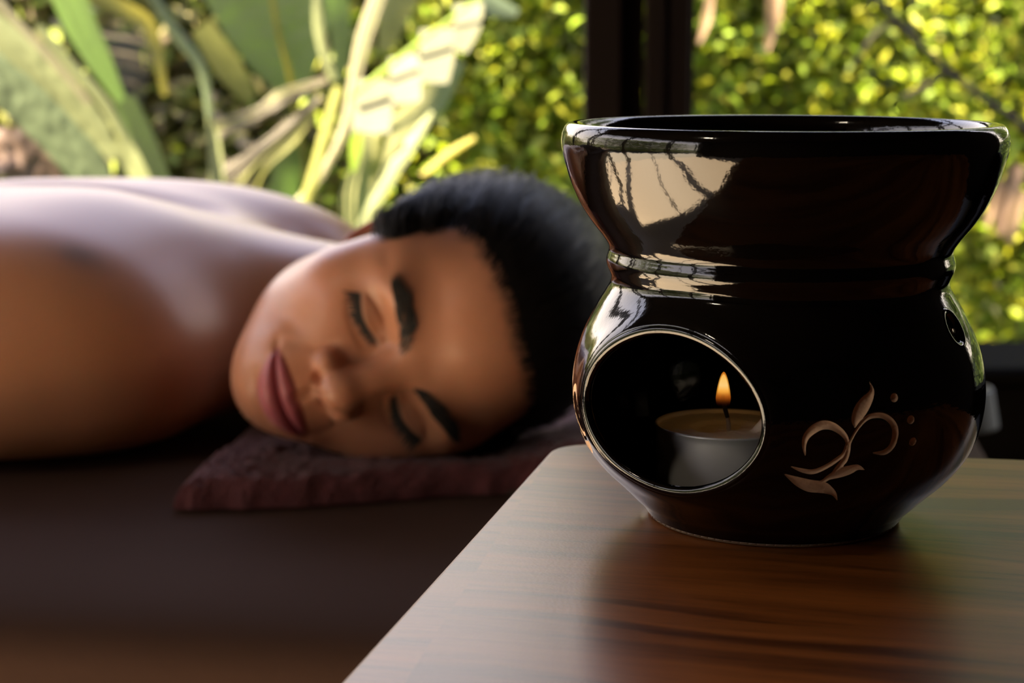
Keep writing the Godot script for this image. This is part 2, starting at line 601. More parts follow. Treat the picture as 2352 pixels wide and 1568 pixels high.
# ------------------------------------------------------------------ burner
# outline of the burner in millimetres: (radius, height), from the foot up, over the rim and down into the bowl
const PROFILE := [[31.2, 0.9], [31.9, 1.0], [32.6, 1.9], [33.9, 3.6], [35.6, 5.2], [38.0, 7.6], [40.2, 9.7], [44.0, 13.4], [47.9, 18.6], [50.3, 24.6], [51.4, 30.3], [51.5, 35.6], [50.6, 41.8], [48.6, 48.0], [45.6, 54.0], [43.3, 57.8], [42.1, 60.0], [41.9, 61.6], [42.4, 63.0], [43.0, 64.4], [43.15, 66.0], [42.75, 67.5], [42.5, 68.6], [42.9, 70.0], [44.4, 72.2], [46.9, 75.4], [49.8, 79.9], [52.2, 85.2], [53.7, 90.0], [54.65, 94.2], [54.6, 96.9], [53.9, 98.8], [52.9, 99.8], [51.8, 99.95], [50.8, 99.6], [49.6, 98.3], [48.6, 95.0], [47.4, 90.0], [44.6, 83.5], [40.0, 78.0], [32.0, 74.2], [20.0, 72.5], [8.0, 72.0], [0.0, 72.0]]
const HOLE_T := -0.697
const HOLE_H := 34.2
const HOLE_A := 26.2
const HOLE_B := 19.8
const VENTS := [[0.968, 52.6, 4.2], [-2.36, 52.6, 4.2]]
# strokes of the carved spray: (along, height, half width) in millimetres on the unrolled belly
const SPRAY := [
	[[-0.7, 27.2, 0.12], [-1.2, 29.5, 0.44], [-0.9, 31.6, 0.73], [0.5, 33.3, 0.98], [2.6, 34.4, 1.04], [4.9, 34.2, 0.92], [7.0, 32.9, 0.71], [8.4, 31.3, 0.54], [8.9, 29.8, 0.37]],
	[[15.2, 27.4, 0.09], [18.3, 27.3, 0.67], [20.1, 28.6, 0.81], [20.7, 30.7, 0.85], [20.5, 33.0, 0.81], [19.1, 34.9, 0.71], [17.1, 36.0, 0.63], [14.6, 36.1, 0.59], [12.9, 35.4, 0.51], [11.2, 33.6, 0.33], [10.1, 31.8, 0.30], [9.3, 30.0, 0.39], [9.1, 27.9, 0.54], [8.5, 25.7, 0.61], [7.5, 24.5, 0.21]],
	[[8.7, 29.8, 0.37], [8.1, 27.6, 0.46], [6.5, 26.1, 0.56], [4.4, 24.6, 0.56], [1.4, 23.3, 0.61], [-1.4, 23.7, 0.49], [-4.0, 24.7, 0.09]],
	[[10.4, 33.7, 0.15], [10.6, 35.5, 1.07], [11.7, 37.5, 1.60], [13.0, 39.2, 1.45], [14.2, 40.6, 0.92], [14.8, 42.0, 0.46], [14.3, 43.8, 0.06]],
	[[3.7, 20.9, 0.12], [5.7, 22.0, 0.76], [8.0, 22.9, 1.22], [10.1, 23.5, 1.15], [12.0, 24.0, 0.67], [13.9, 23.3, 0.06]],
	[[-5.4, 22.8, 0.09], [-3.8, 21.8, 0.61], [-1.6, 20.6, 1.22], [1.1, 19.6, 1.60], [3.9, 19.2, 1.52], [5.8, 18.4, 1.07], [7.6, 17.2, 0.55], [9.1, 15.2, 0.07]],
	[[8.3, 26.0, 0.6], [7.3, 24.0, 0.85], [6.2, 22.4, 0.6]],
	[[6.0, 22.0, 0.4], [4.2, 20.9, 0.5], [2.8, 20.0, 0.5]],
	[[20.4, 39.8, 1.0], [20.5, 39.8, 1.0]], [[24.9, 34.4, 1.0], [25.0, 34.4, 1.0]], [[26.0, 29.1, 1.0], [26.1, 29.1, 1.0]]]
var spray_fine := []
var prof_s := PackedVector2Array()

func spray_dist(x: float, h: float) -> float:
	var best := 9.0
	for st in spray_fine:
		for k in st.size() - 1:
			var a: Vector3 = st[k]
			var b: Vector3 = st[k + 1]
			var abx := b.x - a.x
			var aby := b.y - a.y
			var t := clampf(((x - a.x) * abx + (h - a.y) * aby) / maxf(abx * abx + aby * aby, 1e-6), 0.0, 1.0)
			var dx := x - a.x - abx * t
			var dy := h - a.y - aby * t
			best = minf(best, sqrt(dx * dx + dy * dy) - lerpf(a.z, b.z, t))
	return best

func hole_dist(th: float, h: float) -> float:
	var d := th - HOLE_T
	var x := d * 51.0
	var y := h - HOLE_H
	var q := sqrt(x * x / (HOLE_A * HOLE_A) + y * y / (HOLE_B * HOLE_B))
	return (q - 1.0) * minf(HOLE_A, HOLE_B)

func outer_r(h: float) -> float:
	for k in range(1, prof_s.size()):
		if h <= prof_s[k].y:
			return lerpf(prof_s[k - 1].x, prof_s[k].x, clampf((h - prof_s[k - 1].y) / maxf(prof_s[k].y - prof_s[k - 1].y, 1e-4), 0.0, 1.0))
	return 54.0

func collar(d: float) -> float:
	return 1.75 * exp(-pow(maxf(d - 0.6, 0.0) / 4.6, 2.0)) * (1.0 - 0.25 * smoothstep(0.9, -0.6, d))

# clipped grid: keeps the part of each triangle where f > 0; the rest goes to the other builder, if there is one
func clip_tri(keep: MB, rest: MB, p: Array, n: Array, f: Array) -> void:
	var inside := 0
	for k in 3: inside += 1 if f[k] > 0.0 else 0
	if inside == 3 or inside == 0:
		var to := keep if inside == 3 else rest
		if to:
			to.tri(to.vert(p[0], n[0]), to.vert(p[1], n[1]), to.vert(p[2], n[2]))
		return
	for side in 2:
		var to := keep if side == 0 else rest
		if to == null: continue
		var poly := []
		for k in 3:
			var j := (k + 1) % 3
			var ins_: bool = (f[k] > 0.0) == (side == 0)
			if ins_: poly.append(to.vert(p[k], n[k]))
			if (f[k] > 0.0) != (f[j] > 0.0):
				var t: float = f[k] / (f[k] - f[j])
				poly.append(to.vert(p[k].lerp(p[j], t), n[k].lerp(n[j], t).normalized()))
		for k in range(1, poly.size() - 1): to.tri(poly[0], poly[k], poly[k + 1])

func build_burner() -> void:
	var o := thing("oil_burner", "glossy black ceramic oil burner with round opening and carved leaf sprays, on the side table", "oil burner", BURNER)
	for st in SPRAY:
		var pts := []
		for q in st: pts.append(Vector3(q[0], q[1], q[2]))
		spray_fine.append(spline(pts, 4) if pts.size() > 2 else pts)
	var prof := []
	for q in PROFILE: prof.append(Vector2(q[0], q[1]))
	var coarse := spline(prof, 6)
	for k in 30 * 6: prof_s.append(coarse[k])
	# finer steps where the sprays are carved
	var line := []
	for k in coarse.size() - 1:
		var a: Vector2 = coarse[k]
		var b: Vector2 = coarse[k + 1]
		var outer := k < 30 * 6
		var n_ := 1
		if outer and b.y > 14.0 and a.y < 45.0: n_ = maxi(1, ceili(a.distance_to(b) / 0.28))
		elif outer: n_ = maxi(1, ceili(a.distance_to(b) / (0.4 if b.y < 60.0 and a.y > 6.0 else 0.9)))
		for s in n_: line.append(a.lerp(b, float(s) / n_))
	line.append(coarse[-1])
	var angs := []
	var t := -PI
	while t < PI - 0.002:
		angs.append(t)
		var d := rad_to_deg(t)
		t += deg_to_rad(0.32) if (d > -11.0 and d < 33.0) or (d > -112.0 and d < -62.0) else deg_to_rad(0.5) if d > -75.0 and d < 20.0 else deg_to_rad(1.1)
	var nu := angs.size()
	var nv := line.size()
	var lip_end := 0
	for k in nv:
		if line[k].y >= 99.9:
			lip_end = k
			break
	# 2-d normals of the profile
	var pos := PackedVector3Array()
	var fs := PackedFloat32Array()
	var fo := PackedFloat32Array()
	pos.resize(nu * nv); fs.resize(nu * nv); fo.resize(nu * nv)
	for a in nu:
		var th: float = angs[a]
		var sn := sin(th)
		var cs := cos(th)
		for b in nv:
			var q: Vector2 = line[b]
			var r := q.x
			var h := q.y
			var f := 9.0
			var g := 9.0
			if b < lip_end and h < 62.0:
				f = hole_dist(th, h)
				if f < 14.0:
					var up := collar(f) * (1.0 if f > 0.0 else 1.0)
					r += up
				for v in VENTS:
					var dx: float = (th - v[0]) * 46.0
					f = minf(f, sqrt(dx * dx + (h - v[1]) * (h - v[1])) - v[2])
				var x := th * 51.5
				if h > 13.0 and h < 46.0:
					var x2 := -78.0 * PI / 180.0 * 51.5 - x
					if x > -7.5 and x < 29.0: g = spray_dist(x, h)
					elif x2 > -7.5 and x2 < 29.0: g = spray_dist(x2, h)
					if g < 0.0:
						var deep := 0.30 * smoothstep(0.0, 0.30, -g) + 0.22 * smoothstep(0.2, 1.0, -g)
						deep += (0.16 * noise.get_noise_2d(x * 0.5 + h * 1.4, (h - x) * 0.25) + 0.07 * noise.get_noise_2d(x * 3.0, h * 3.0)) * smoothstep(0.05, 0.4, -g)
						r -= deep
			pos[a * nv + b] = Vector3(sn * r, h, cs * r) * 0.001
			fs[a * nv + b] = f
			fo[a * nv + b] = g
	var nor := PackedVector3Array()
	nor.resize(nu * nv)
	for a in nu:
		for b in nv:
			var du := pos[((a + 1) % nu) * nv + b] - pos[((a - 1 + nu) % nu) * nv + b]
			var dv := pos[a * nv + mini(b + 1, nv - 1)] - pos[a * nv + maxi(b - 1, 0)]
			var g := dv.cross(du)
			nor[a * nv + b] = (-g).normalized() if g.length() > 1e-14 else Vector3.UP
	if nor[nv / 3].dot(pos[nv / 3]) < 0.0:
		for k in nor.size(): nor[k] = -nor[k]
	var glaze := MB.new()
	var carve := MB.new()
	for a in nu:
		var a2 := (a + 1) % nu
		for b in nv - 1:
			var id := [a * nv + b, a2 * nv + b, a2 * nv + b + 1, a * nv + b + 1]
			for tr in [[0, 1, 2], [0, 2, 3]]:
				var i0: int = id[tr[0]]
				var i1: int = id[tr[1]]
				var i2: int = id[tr[2]]
				var lo := minf(fs[i0], minf(fs[i1], fs[i2]))
				var lo2 := minf(fo[i0], minf(fo[i1], fo[i2]))
				if lo > 0.0 and lo2 > 0.0:
					glaze.tri(glaze.vert(pos[i0], nor[i0]), glaze.vert(pos[i1], nor[i1]), glaze.vert(pos[i2], nor[i2]))
				elif lo2 > 0.0:
					clip_tri(glaze, null, [pos[i0], pos[i1], pos[i2]], [nor[i0], nor[i1], nor[i2]], [fs[i0], fs[i1], fs[i2]])
				elif lo > 0.0:
					clip_tri(glaze, carve, [pos[i0], pos[i1], pos[i2]], [nor[i0], nor[i1], nor[i2]], [fo[i0], fo[i1], fo[i2]])
	# the wall inside the fire chamber
	var inner := [Vector2(0, 6.0), Vector2(12, 6.0), Vector2(28, 6.0), Vector2(32.0, 6.6), Vector2(34.5, 8.2), Vector2(39.0, 12.6), Vector2(43.0, 18.0), Vector2(45.4, 24.6), Vector2(46.5, 30.3), Vector2(46.6, 35.6), Vector2(45.6, 41.8), Vector2(43.6, 48.0), Vector2(40.4, 53.6), Vector2(36.0, 59.0), Vector2(30.0, 63.5), Vector2(20.0, 66.5), Vector2(0.0, 67.5)]
	var il := spline(inner, 8)
	var ni := 360
	var mi := il.size()
	for a in ni:
		for b in mi - 1:
			var pp := []
			var nn := []
			var ff := []
			for k in [[a, b], [a + 1, b], [a + 1, b + 1], [a, b + 1]]:
				var th: float = TAU * k[0] / ni - PI
				var q: Vector2 = il[k[1]]
				var dq: Vector2 = il[mini(k[1] + 1, mi - 1)] - il[maxi(k[1] - 1, 0)]
				pp.append(Vector3(sin(th) * q.x, q.y, cos(th) * q.x) * 0.001)
				nn.append(Vector3(-dq.y * sin(th), dq.x, -dq.y * cos(th)).normalized())
				var f := hole_dist(th, q.y) if q.x > 20.0 else 9.0
				for v in VENTS:
					var dx: float = (th - v[0]) * 46.0
					f = minf(f, sqrt(dx * dx + (q.y - v[1]) * (q.y - v[1])) - v[2])
				ff.append(f)
			for tr in [[0, 1, 2], [0, 2, 3]]:
				clip_tri(glaze, null, [pp[tr[0]], pp[tr[1]], pp[tr[2]]], [nn[tr[0]], nn[tr[1]], nn[tr[2]]], [ff[tr[0]], ff[tr[1]], ff[tr[2]]])
	# rolled lips of the opening and of the vents
	lip(glaze, HOLE_T, HOLE_H, HOLE_A, HOLE_B, 1.3, 1.75, 220)
	for v in VENTS: lip(glaze, v[0], v[1], v[2] * 51.0 / 46.0, v[2], 1.5, 0.1, 40)
	put("body", glaze.done(), M.black_glaze, o)
	var sp := put("carved_spray", carve.done(), M.carved_clay, o)
	sp.set_meta("label", "bare clay leaf sprays carved through the glaze")
	var fm := MB.new()
	fm.lathe(PackedVector2Array([Vector2(0.0, 0.0012), Vector2(0.0285, 0.0012), Vector2(0.0292, 0.0001), Vector2(0.0300, 0.0), Vector2(0.0312, 0.0002), Vector2(0.0318, 0.0006), Vector2(0.0319, 0.0010), Vector2(0.0312, 0.0012)]), 96, Vector3.ZERO, 1.0)
	for k in fm.n.size():
		if fm.n[k].y > 0.5 and fm.v[k].y < 0.0011: fm.n[k] = -fm.n[k]
	fm = fix(fm)
	put("foot_ring", fm.done(), M.bare_clay, o)

func lip(m: MB, th0: float, h0: float, ra: float, rb: float, rho: float, up: float, n_: int) -> void:
	var ctr := PackedVector3Array()
	for k in n_:
		var ph := TAU * k / n_
		var th := th0 + cos(ph) * ra / 51.0
		var h := h0 + sin(ph) * rb
		var e := 1.2
		var sl := (outer_r(h + e) - outer_r(h - e)) / (2.0 * e)
		var nn := Vector3(sin(th), -sl, cos(th)).normalized()
		var r := outer_r(h) + up
		ctr.append(Vector3(sin(th) * r, h, cos(th) * r) - nn * (rho - 0.05))
	var p := PackedVector3Array()
	var sides := 24
	var nrm := PackedVector3Array()
	for k in n_:
		var dir := (ctr[(k + 1) % n_] - ctr[(k - 1 + n_) % n_]).normalized()
		var ph := TAU * k / n_
		var th := th0 + cos(ph) * ra / 51.0
		var h := h0 + sin(ph) * rb
		var sl := (outer_r(h + 1.2) - outer_r(h - 1.2)) / 2.4
		var nn := Vector3(sin(th), -sl, cos(th)).normalized()
		var x := dir.cross(nn).normalized()
		nn = x.cross(dir).normalized()
		for s in sides:
			var an := TAU * s / sides
			var q := nn * cos(an) + x * sin(an)
			p.append((ctr[k] + q * rho) * 0.001)
			nrm.append(q)
	var base := m.v.size()
	for k in p.size(): m.vert(p[k], nrm[k])
	for k in n_:
		var k2 := (k + 1) % n_
		for s in sides:
			var s2 := (s + 1) % sides
			m.quad(base + k * sides + s, base + k * sides + s2, base + k2 * sides + s2, base + k2 * sides + s)

# ------------------------------------------------------------------ candle
func build_candle() -> void:
	var base := Vector3(0.0557, TABLE_Y + 0.0061, -0.4400)
	var o := thing("tealight_candle", "lit tealight in an aluminium cup inside the black burner", "candle", base)
	var R := 0.0184
	var cup := MB.new()
	cup.lathe(PackedVector2Array([Vector2(0, 0), Vector2(R - 0.0012, 0), Vector2(R - 0.0003, 0.0004), Vector2(R, 0.0014), Vector2(R, 0.006), Vector2(R, 0.0145), Vector2(R + 0.0001, 0.0156), Vector2(R + 0.0005, 0.0160), Vector2(R + 0.0004, 0.0165), Vector2(R - 0.0001, 0.0166), Vector2(R - 0.0005, 0.0162), Vector2(R - 0.0006, 0.0150)]), 96, Vector3.ZERO, 1.0)
	orient(cup, Vector3(0, 0.008, 0))
	put("cup", cup.done(), M.aluminium, o)
	var wax := MB.new()
	var p := PackedVector3Array()
	for a in 72:
		var an := TAU * a / 72
		for b in 24:
			var r := (R - 0.0005) * b / 23.0
			var h := 0.0155 - 0.0009 * (1.0 - smoothstep(0.0075, 0.0095, r)) + 0.0003 * noise.get_noise_2d(sin(an) * r * 400.0, cos(an) * r * 400.0)
			var q := Vector3(sin(an) * r, h, cos(an) * r)
			var d := Vector2(q.x - 0.0098, q.z - 0.001).length()
			q.y += 0.0026 * smoothstep(0.0042, 0.0015, d)
			p.append(q)
	wax.grid(p, 72, 24, true, 1.0)
	for k in wax.n.size():
		if wax.n[k].y < 0.0: wax.n[k] = -wax.n[k]
	wax = fix(wax)
	put("wax", wax.done(), M.wax, o)
	var w1 := MB.new()
	w1.tube(PackedVector3Array([Vector3(0.0003, 0.0140, 0), Vector3(0.0002, 0.0165, 0), Vector3(-0.0001, 0.0180, 0)]), PackedFloat32Array([0.00062, 0.00058, 0.00055]), 10)
	var wick := put("wick", w1.done(), M.wick_pale, o)
	var w2 := MB.new()
	w2.tube(PackedVector3Array([Vector3(-0.0001, 0.0180, 0), Vector3(-0.0007, 0.0200, 0), Vector3(-0.0013, 0.0226, 0), Vector3(-0.0014, 0.0240, 0.0002)]), PackedFloat32Array([0.00055, 0.00062, 0.0006, 0.0004]), 10)
	put("burnt_tip", w2.done(), M.wick_burnt, wick)
	# flame: an orange mantle round a pale core
	var grad := Gradient.new()
	grad.offsets = PackedFloat32Array([0.0, 0.10, 0.28, 0.45, 0.8, 1.0])
	grad.colors = PackedColorArray([Color(0.0, 0.0, 0.0), Color(0.20, 0.06, 0.01), Color(0.85, 0.42, 0.10), Color(1.0, 0.66, 0.22), Color(1.0, 0.70, 0.28), Color(1.0, 0.55, 0.14)])
	var gt := GradientTexture2D.new()
	gt.gradient = grad
	gt.width = 4
	gt.height = 256
	gt.fill_from = Vector2(0, 0)
	gt.fill_to = Vector2(0, 1)
	var fm := mat("flame", Color(0, 0, 0, 0.62), 1.0, 0.0, 0.0)
	fm.transparency = BaseMaterial3D.TRANSPARENCY_ALPHA
	fm.emission_enabled = true
	fm.emission_texture = gt
	fm.emission_operator = BaseMaterial3D.EMISSION_OP_MULTIPLY
	fm.emission = Color.WHITE
	fm.emission_energy_multiplier = 0.42
	var fade := Gradient.new()
	fade.offsets = PackedFloat32Array([0.0, 0.22, 0.5])
	fade.colors = PackedColorArray([Color(1, 1, 1, 0.0), Color(1, 1, 1, 0.5), Color(1, 1, 1, 1)])
	var ft := GradientTexture2D.new()
	ft.gradient = fade
	ft.width = 4
	ft.height = 128
	ft.fill_from = Vector2(0, 0)
	ft.fill_to = Vector2(0, 1)
	fm.albedo_texture = ft
	var gr2 := Gradient.new()
	gr2.offsets = PackedFloat32Array([0.0, 0.2, 0.4, 0.6, 1.0])
	gr2.colors = PackedColorArray([Color(0, 0, 0), Color(0.5, 0.2, 0.04), Color(1.0, 0.72, 0.30), Color(1.0, 0.90, 0.60), Color(1.0, 0.80, 0.40)])
	var g2 := GradientTexture2D.new()
	g2.gradient = gr2
	g2.width = 4
	g2.height = 256
	g2.fill_from = Vector2(0, 0)
	g2.fill_to = Vector2(0, 1)
	var fc := mat("flame_core", Color(0, 0, 0, 0.8), 1.0, 0.0, 0.0)
	fc.transparency = BaseMaterial3D.TRANSPARENCY_ALPHA
	fc.emission_enabled = true
	fc.emission_texture = g2
	fc.emission_operator = BaseMaterial3D.EMISSION_OP_MULTIPLY
	fc.emission = Color.WHITE
	fc.emission_energy_multiplier = 0.85
	fc.albedo_texture = ft
	var fl := put("flame", flame_shape(Vector3(-0.0013, 0.0206, 0), 0.0094, 0.00205), fm, o)
	put("core", flame_shape(Vector3(-0.0013, 0.0222, 0), 0.0072, 0.00160), fc, fl)
	var li := OmniLight3D.new()
	li.name = "flame_light"
	li.position = Vector3(-0.0013, 0.0262, 0.0)
	li.light_color = Color(1.0, 0.62, 0.26)
	li.light_energy = 0.000003
	li.light_size = 0.002
	li.omni_range = 6.0
	li.omni_attenuation = 2.0
	li.shadow_enabled = true
	o.add_child(li)

func flame_shape(at_: Vector3, h: float, r: float) -> ArrayMesh:
	var m := MB.new()
	var p := PackedVector3Array()
	for a in 32:
		var an := TAU * a / 32
		for b in 33:
			var t := b / 32.0
			var k := pow(maxf(1.0 - pow(t, 1.7), 0.0), 0.62) * (0.80 + 0.20 * smoothstep(0.0, 0.3, t)) * sqrt(smoothstep(-0.02, 0.08, t))
			p.append(at_ + Vector3(sin(an) * r * k, t * h, cos(an) * r * k))
	m.grid(p, 32, 33, true, 1.0)
	orient(m, at_ + Vector3(0, h * 0.4, 0))
	for k in m.v.size(): m.t[k] = Vector2(0.5, (m.v[k].y - at_.y) / h)
	return m.done()

func orient(m: MB, from: Vector3) -> void:
	var s := 0.0
	for k in m.n.size(): s += signf(m.n[k].dot(m.v[k] - from))
	if s < 0.0:
		for k in m.n.size(): m.n[k] = -m.n[k]
		fix(m)

# ------------------------------------------------------------------ person
# head space: u towards her left, v towards the crown, w out of the face, millimetres
var head_b: Basis
var head_o: Vector3

func ell(p: Vector3, c: Vector3, r: Vector3) -> float:
	var q := (p - c) / r
	var k0 := q.length()
	var k1 := (q / r).length()
	return k0 * (k0 - 1.0) / maxf(k1, 1e-6)

func cone(p: Vector3, a: Vector3, b: Vector3, ra: float, rb: float) -> float:
	var ab := b - a
	var t := clampf((p - a).dot(ab) / ab.length_squared(), 0.0, 1.0)
	return (p - a - ab * t).length() - lerpf(ra, rb, t)

func smin(a: float, b: float, k: float) -> float:
	var h := maxf(k - absf(a - b), 0.0) / k
	return minf(a, b) - h * h * k * 0.25

func smax(a: float, b: float, k: float) -> float:
	return -smin(-a, -b, k)

func sk(u: float, v: float) -> float:
	return (0.06 * u + 4.5 * smoothstep(18.0, 46.0, u)) * exp(-v * v / 900.0)

func sd_head(p: Vector3, nose := true) -> float:
	var q := Vector3(absf(p.x), p.y - sk(p.x, p.y), p.z)
	var d := ell(q, Vector3(0, 38, -14), Vector3(61.5, 66, 87))
	d = smin(d, ell(q, Vector3(0, -34, 14), Vector3(53, 54, 58)), 16.0)
	d = smin(d, ell(q, Vector3(0, -70, 44), Vector3(23, 19, 26)), 20.0)
	d = smin(d, ell(q, Vector3(36, -16, 36), Vector3(23, 25, 25)), 20.0)
	d = smin(d, ell(q, Vector3(38, 13, 33), Vector3(21, 22, 20)), 20.0)
	d = smin(d, ell(q, Vector3(0, -54, 55), Vector3(26, 19, 20)), 12.0)
	d = smin(d, ell(q, Vector3(17, 12, 54), Vector3(27, 9, 17)), 16.0)
	d = smax(d, -ell(q, Vector3(29, -1, 76), Vector3(16, 10, 13)), 9.0)
	d = smax(d, -ell(q, Vector3(16, 1, 77), Vector3(6, 8, 10)), 6.0)
	d = smin(d, (q - Vector3(30, -4, 50)).length() - 14.5, 3.0)
	if nose:
		d = smin(d, cone(q, Vector3(0, 8, 66), Vector3(0, -22, 80), 7.0, 8.0), 9.0)
		d = smin(d, (q - Vector3(0, -26, 82)).length() - 9.5, 6.0)
		d = smin(d, ell(q, Vector3(12.5, -29.5, 72), Vector3(7.2, 7.0, 9.0)), 3.5)
		d = smin(d, cone(q, Vector3(0, -33, 78), Vector3(0, -37, 72), 4.0, 4.0), 3.0)
		d = smax(d, -ell(q, Vector3(7.0, -36.0, 76), Vector3(3.6, 3.4, 6.0)), 2.0)
	return d

func seam(a: float) -> float:
	return -57.6 + 0.0052 * a * a

func lash_v(a: float) -> float:
	var t := clampf((a - 14.0) / 27.0, 0.0, 1.0)
	return -4.6 - 2.4 * sin(PI * t)

func brow_v(a: float) -> float:
	return lookup([Vector2(8, 9.0), Vector2(24, 15.0), Vector2(36, 16.2), Vector2(44, 14.8), Vector2(52, 12.6)], a)

func brow_w(a: float) -> float:
	return lookup([Vector2(8, 1.8), Vector2(13, 3.4), Vector2(24, 4.4), Vector2(34, 3.7), Vector2(41, 1.9), Vector2(47, 0.2)], a)

# what fine relief adds along w, and the skin's own colour
func face_detail(u: float, v0: float) -> Array:
	var a := absf(u)
	var v := v0 - sk(u, v0)
	var d := 0.0
	var col := Vector3(0.51, 0.222, 0.126)
	var sv := seam(a)
	# lips
	var k := 1.0 - pow(a / 24.5, 2.0)
	if k > 0.0:
		var up := 8.6 * pow(k, 0.75) - 1.3 * bump(a, 2.6)
		var lo := 11.8 * pow(k, 0.8)
		var lip := Vector3(0.42, 0.115, 0.135)
		if v >= sv and v < sv + up + 2.0:
			var t := (v - sv) / maxf(up, 0.1)
			if t < 1.0: d += 3.2 * pow(sin(PI * clampf(t * 0.9 + 0.02, 0.0, 1.0)), 0.8) * sqrt(k)
			col = col.lerp(lip * 0.92, smoothstep(1.25, 0.85, t))
		elif v < sv and v > sv - lo - 2.0:
			var t := (sv - v) / maxf(lo, 0.1)
			if t < 1.0: d += 4.6 * pow(sin(PI * clampf(t * 0.9 + 0.02, 0.0, 1.0)), 0.8) * sqrt(k)
			col = col.lerp(lip, smoothstep(1.25, 0.85, t))
	d -= 1.7 * bump(v - sv, 1.0) * smoothstep(27.0, 22.0, a)
	d -= 1.8 * bump(a - 25.5, 2.4) * bump(v - sv, 2.4)
	d += 1.4 * bump(a - 30.0, 4.0) * bump(v - sv, 7.0)
	# philtrum, chin fold, smile fold
	d -= 1.3 * bump(u, 2.4) * bump(v + 44.0, 4.5)
	d += 0.7 * bump(a - 4.6, 1.6) * bump(v + 44.5, 4.5)
	d -= 2.0 * bump(u, 13.0) * bump(v + 70.0, 3.2)
	var fold := absf((a - 20.0) - (-34.0 - v) * 0.42)
	d -= 0.6 * bump(fold, 2.8) * smoothstep(-24.0, -34.0, v) * smoothstep(-60.0, -50.0, v)
	d -= 1.2 * bump(a - 20.5, 1.8) * bump(v + 29.0, 6.0)
	# closed lids
	var em := smoothstep(12.5, 15.5, a) * smoothstep(43.0, 39.5, a)
	var lv := lash_v(a)
	d -= 1.3 * bump(v - lv, 0.9) * em
	d += 0.6 * bump(v - lv - 2.2, 1.5) * em
	var t2 := clampf((a - 14.0) / 27.0, 0.0, 1.0)
	var fv := lv + 1.5 + 8.5 * pow(sin(PI * clampf(t2 * 0.92 + 0.06, 0.0, 1.0)), 0.7)
	d -= 0.9 * bump(v - fv, 1.3) * em
	d -= 0.5 * bump(v - lv + 6.5, 1.6) * em
	col = col.lerp(Vector3(0.36, 0.175, 0.11), 0.6 * bump(a - 30.0, 15.0) * bump(v - lv - 4.0, 6.0))
	col = col.lerp(Vector3(0.025, 0.016, 0.012), bump(v - lv + 0.3, 1.6) * em * 0.95)
	# brows, where skin shows through the hairs
	if a > 7.0 and a < 56.0:
		var bw := brow_w(a)
		col = col.lerp(Vector3(0.035, 0.022, 0.016), 0.8 * smoothstep(bw * 1.3, bw * 0.5, absf(v - brow_v(a))) * smoothstep(7.0, 19.0, a) * smoothstep(47.0, 40.0, a))
	# warm cheeks and nose
	col = col.lerp(Vector3(0.47, 0.185, 0.115), 0.45 * bump(a - 36.0, 16.0) * bump(v + 24.0, 14.0))
	col = col.lerp(Vector3(0.44, 0.19, 0.12), 0.4 * bump(u, 14.0) * bump(v + 28.0, 12.0))
	return [d, col]

# face surface in front of (u, v): w
func face_w(u: float, v: float) -> float:
	var w := 118.0
	for k in 40:
		var d := sd_head(Vector3(u, v, w))
		if d < 0.05: break
		w -= maxf(d * 0.8, 0.05)
	return w + face_detail(u, v)[0]

func to_world(p: Vector3) -> Vector3:
	return head_o + head_b * (p * 0.001)

func hair_mask(p: Vector3) -> float:
	# above 0 where hair grows (mm from the hairline)
	var a := absf(p.x)
	if p.x < -50.0 and p.z < 6.0 and p.z > -34.0 and p.y < 2.0 and p.y > -40.0: return -9.0
	var line := lookup([Vector2(0, 65), Vector2(18, 65), Vector2(34, 61.5), Vector2(46, 55), Vector2(53.5, 46), Vector2(57.5, 30), Vector2(60, 9), Vector2(63, -4), Vector2(67, -14), Vector2(72, -25)], a)
	var front := p.y - line
	var back := -14.0 - p.z + 0.35 * minf(p.y + 10.0, 0.0)
	if p.z < 30.0 and a > 50.0:
		front = minf(front, 40.0)
	var low := p.y + 62.0
	return minf(maxf(front, back), low)

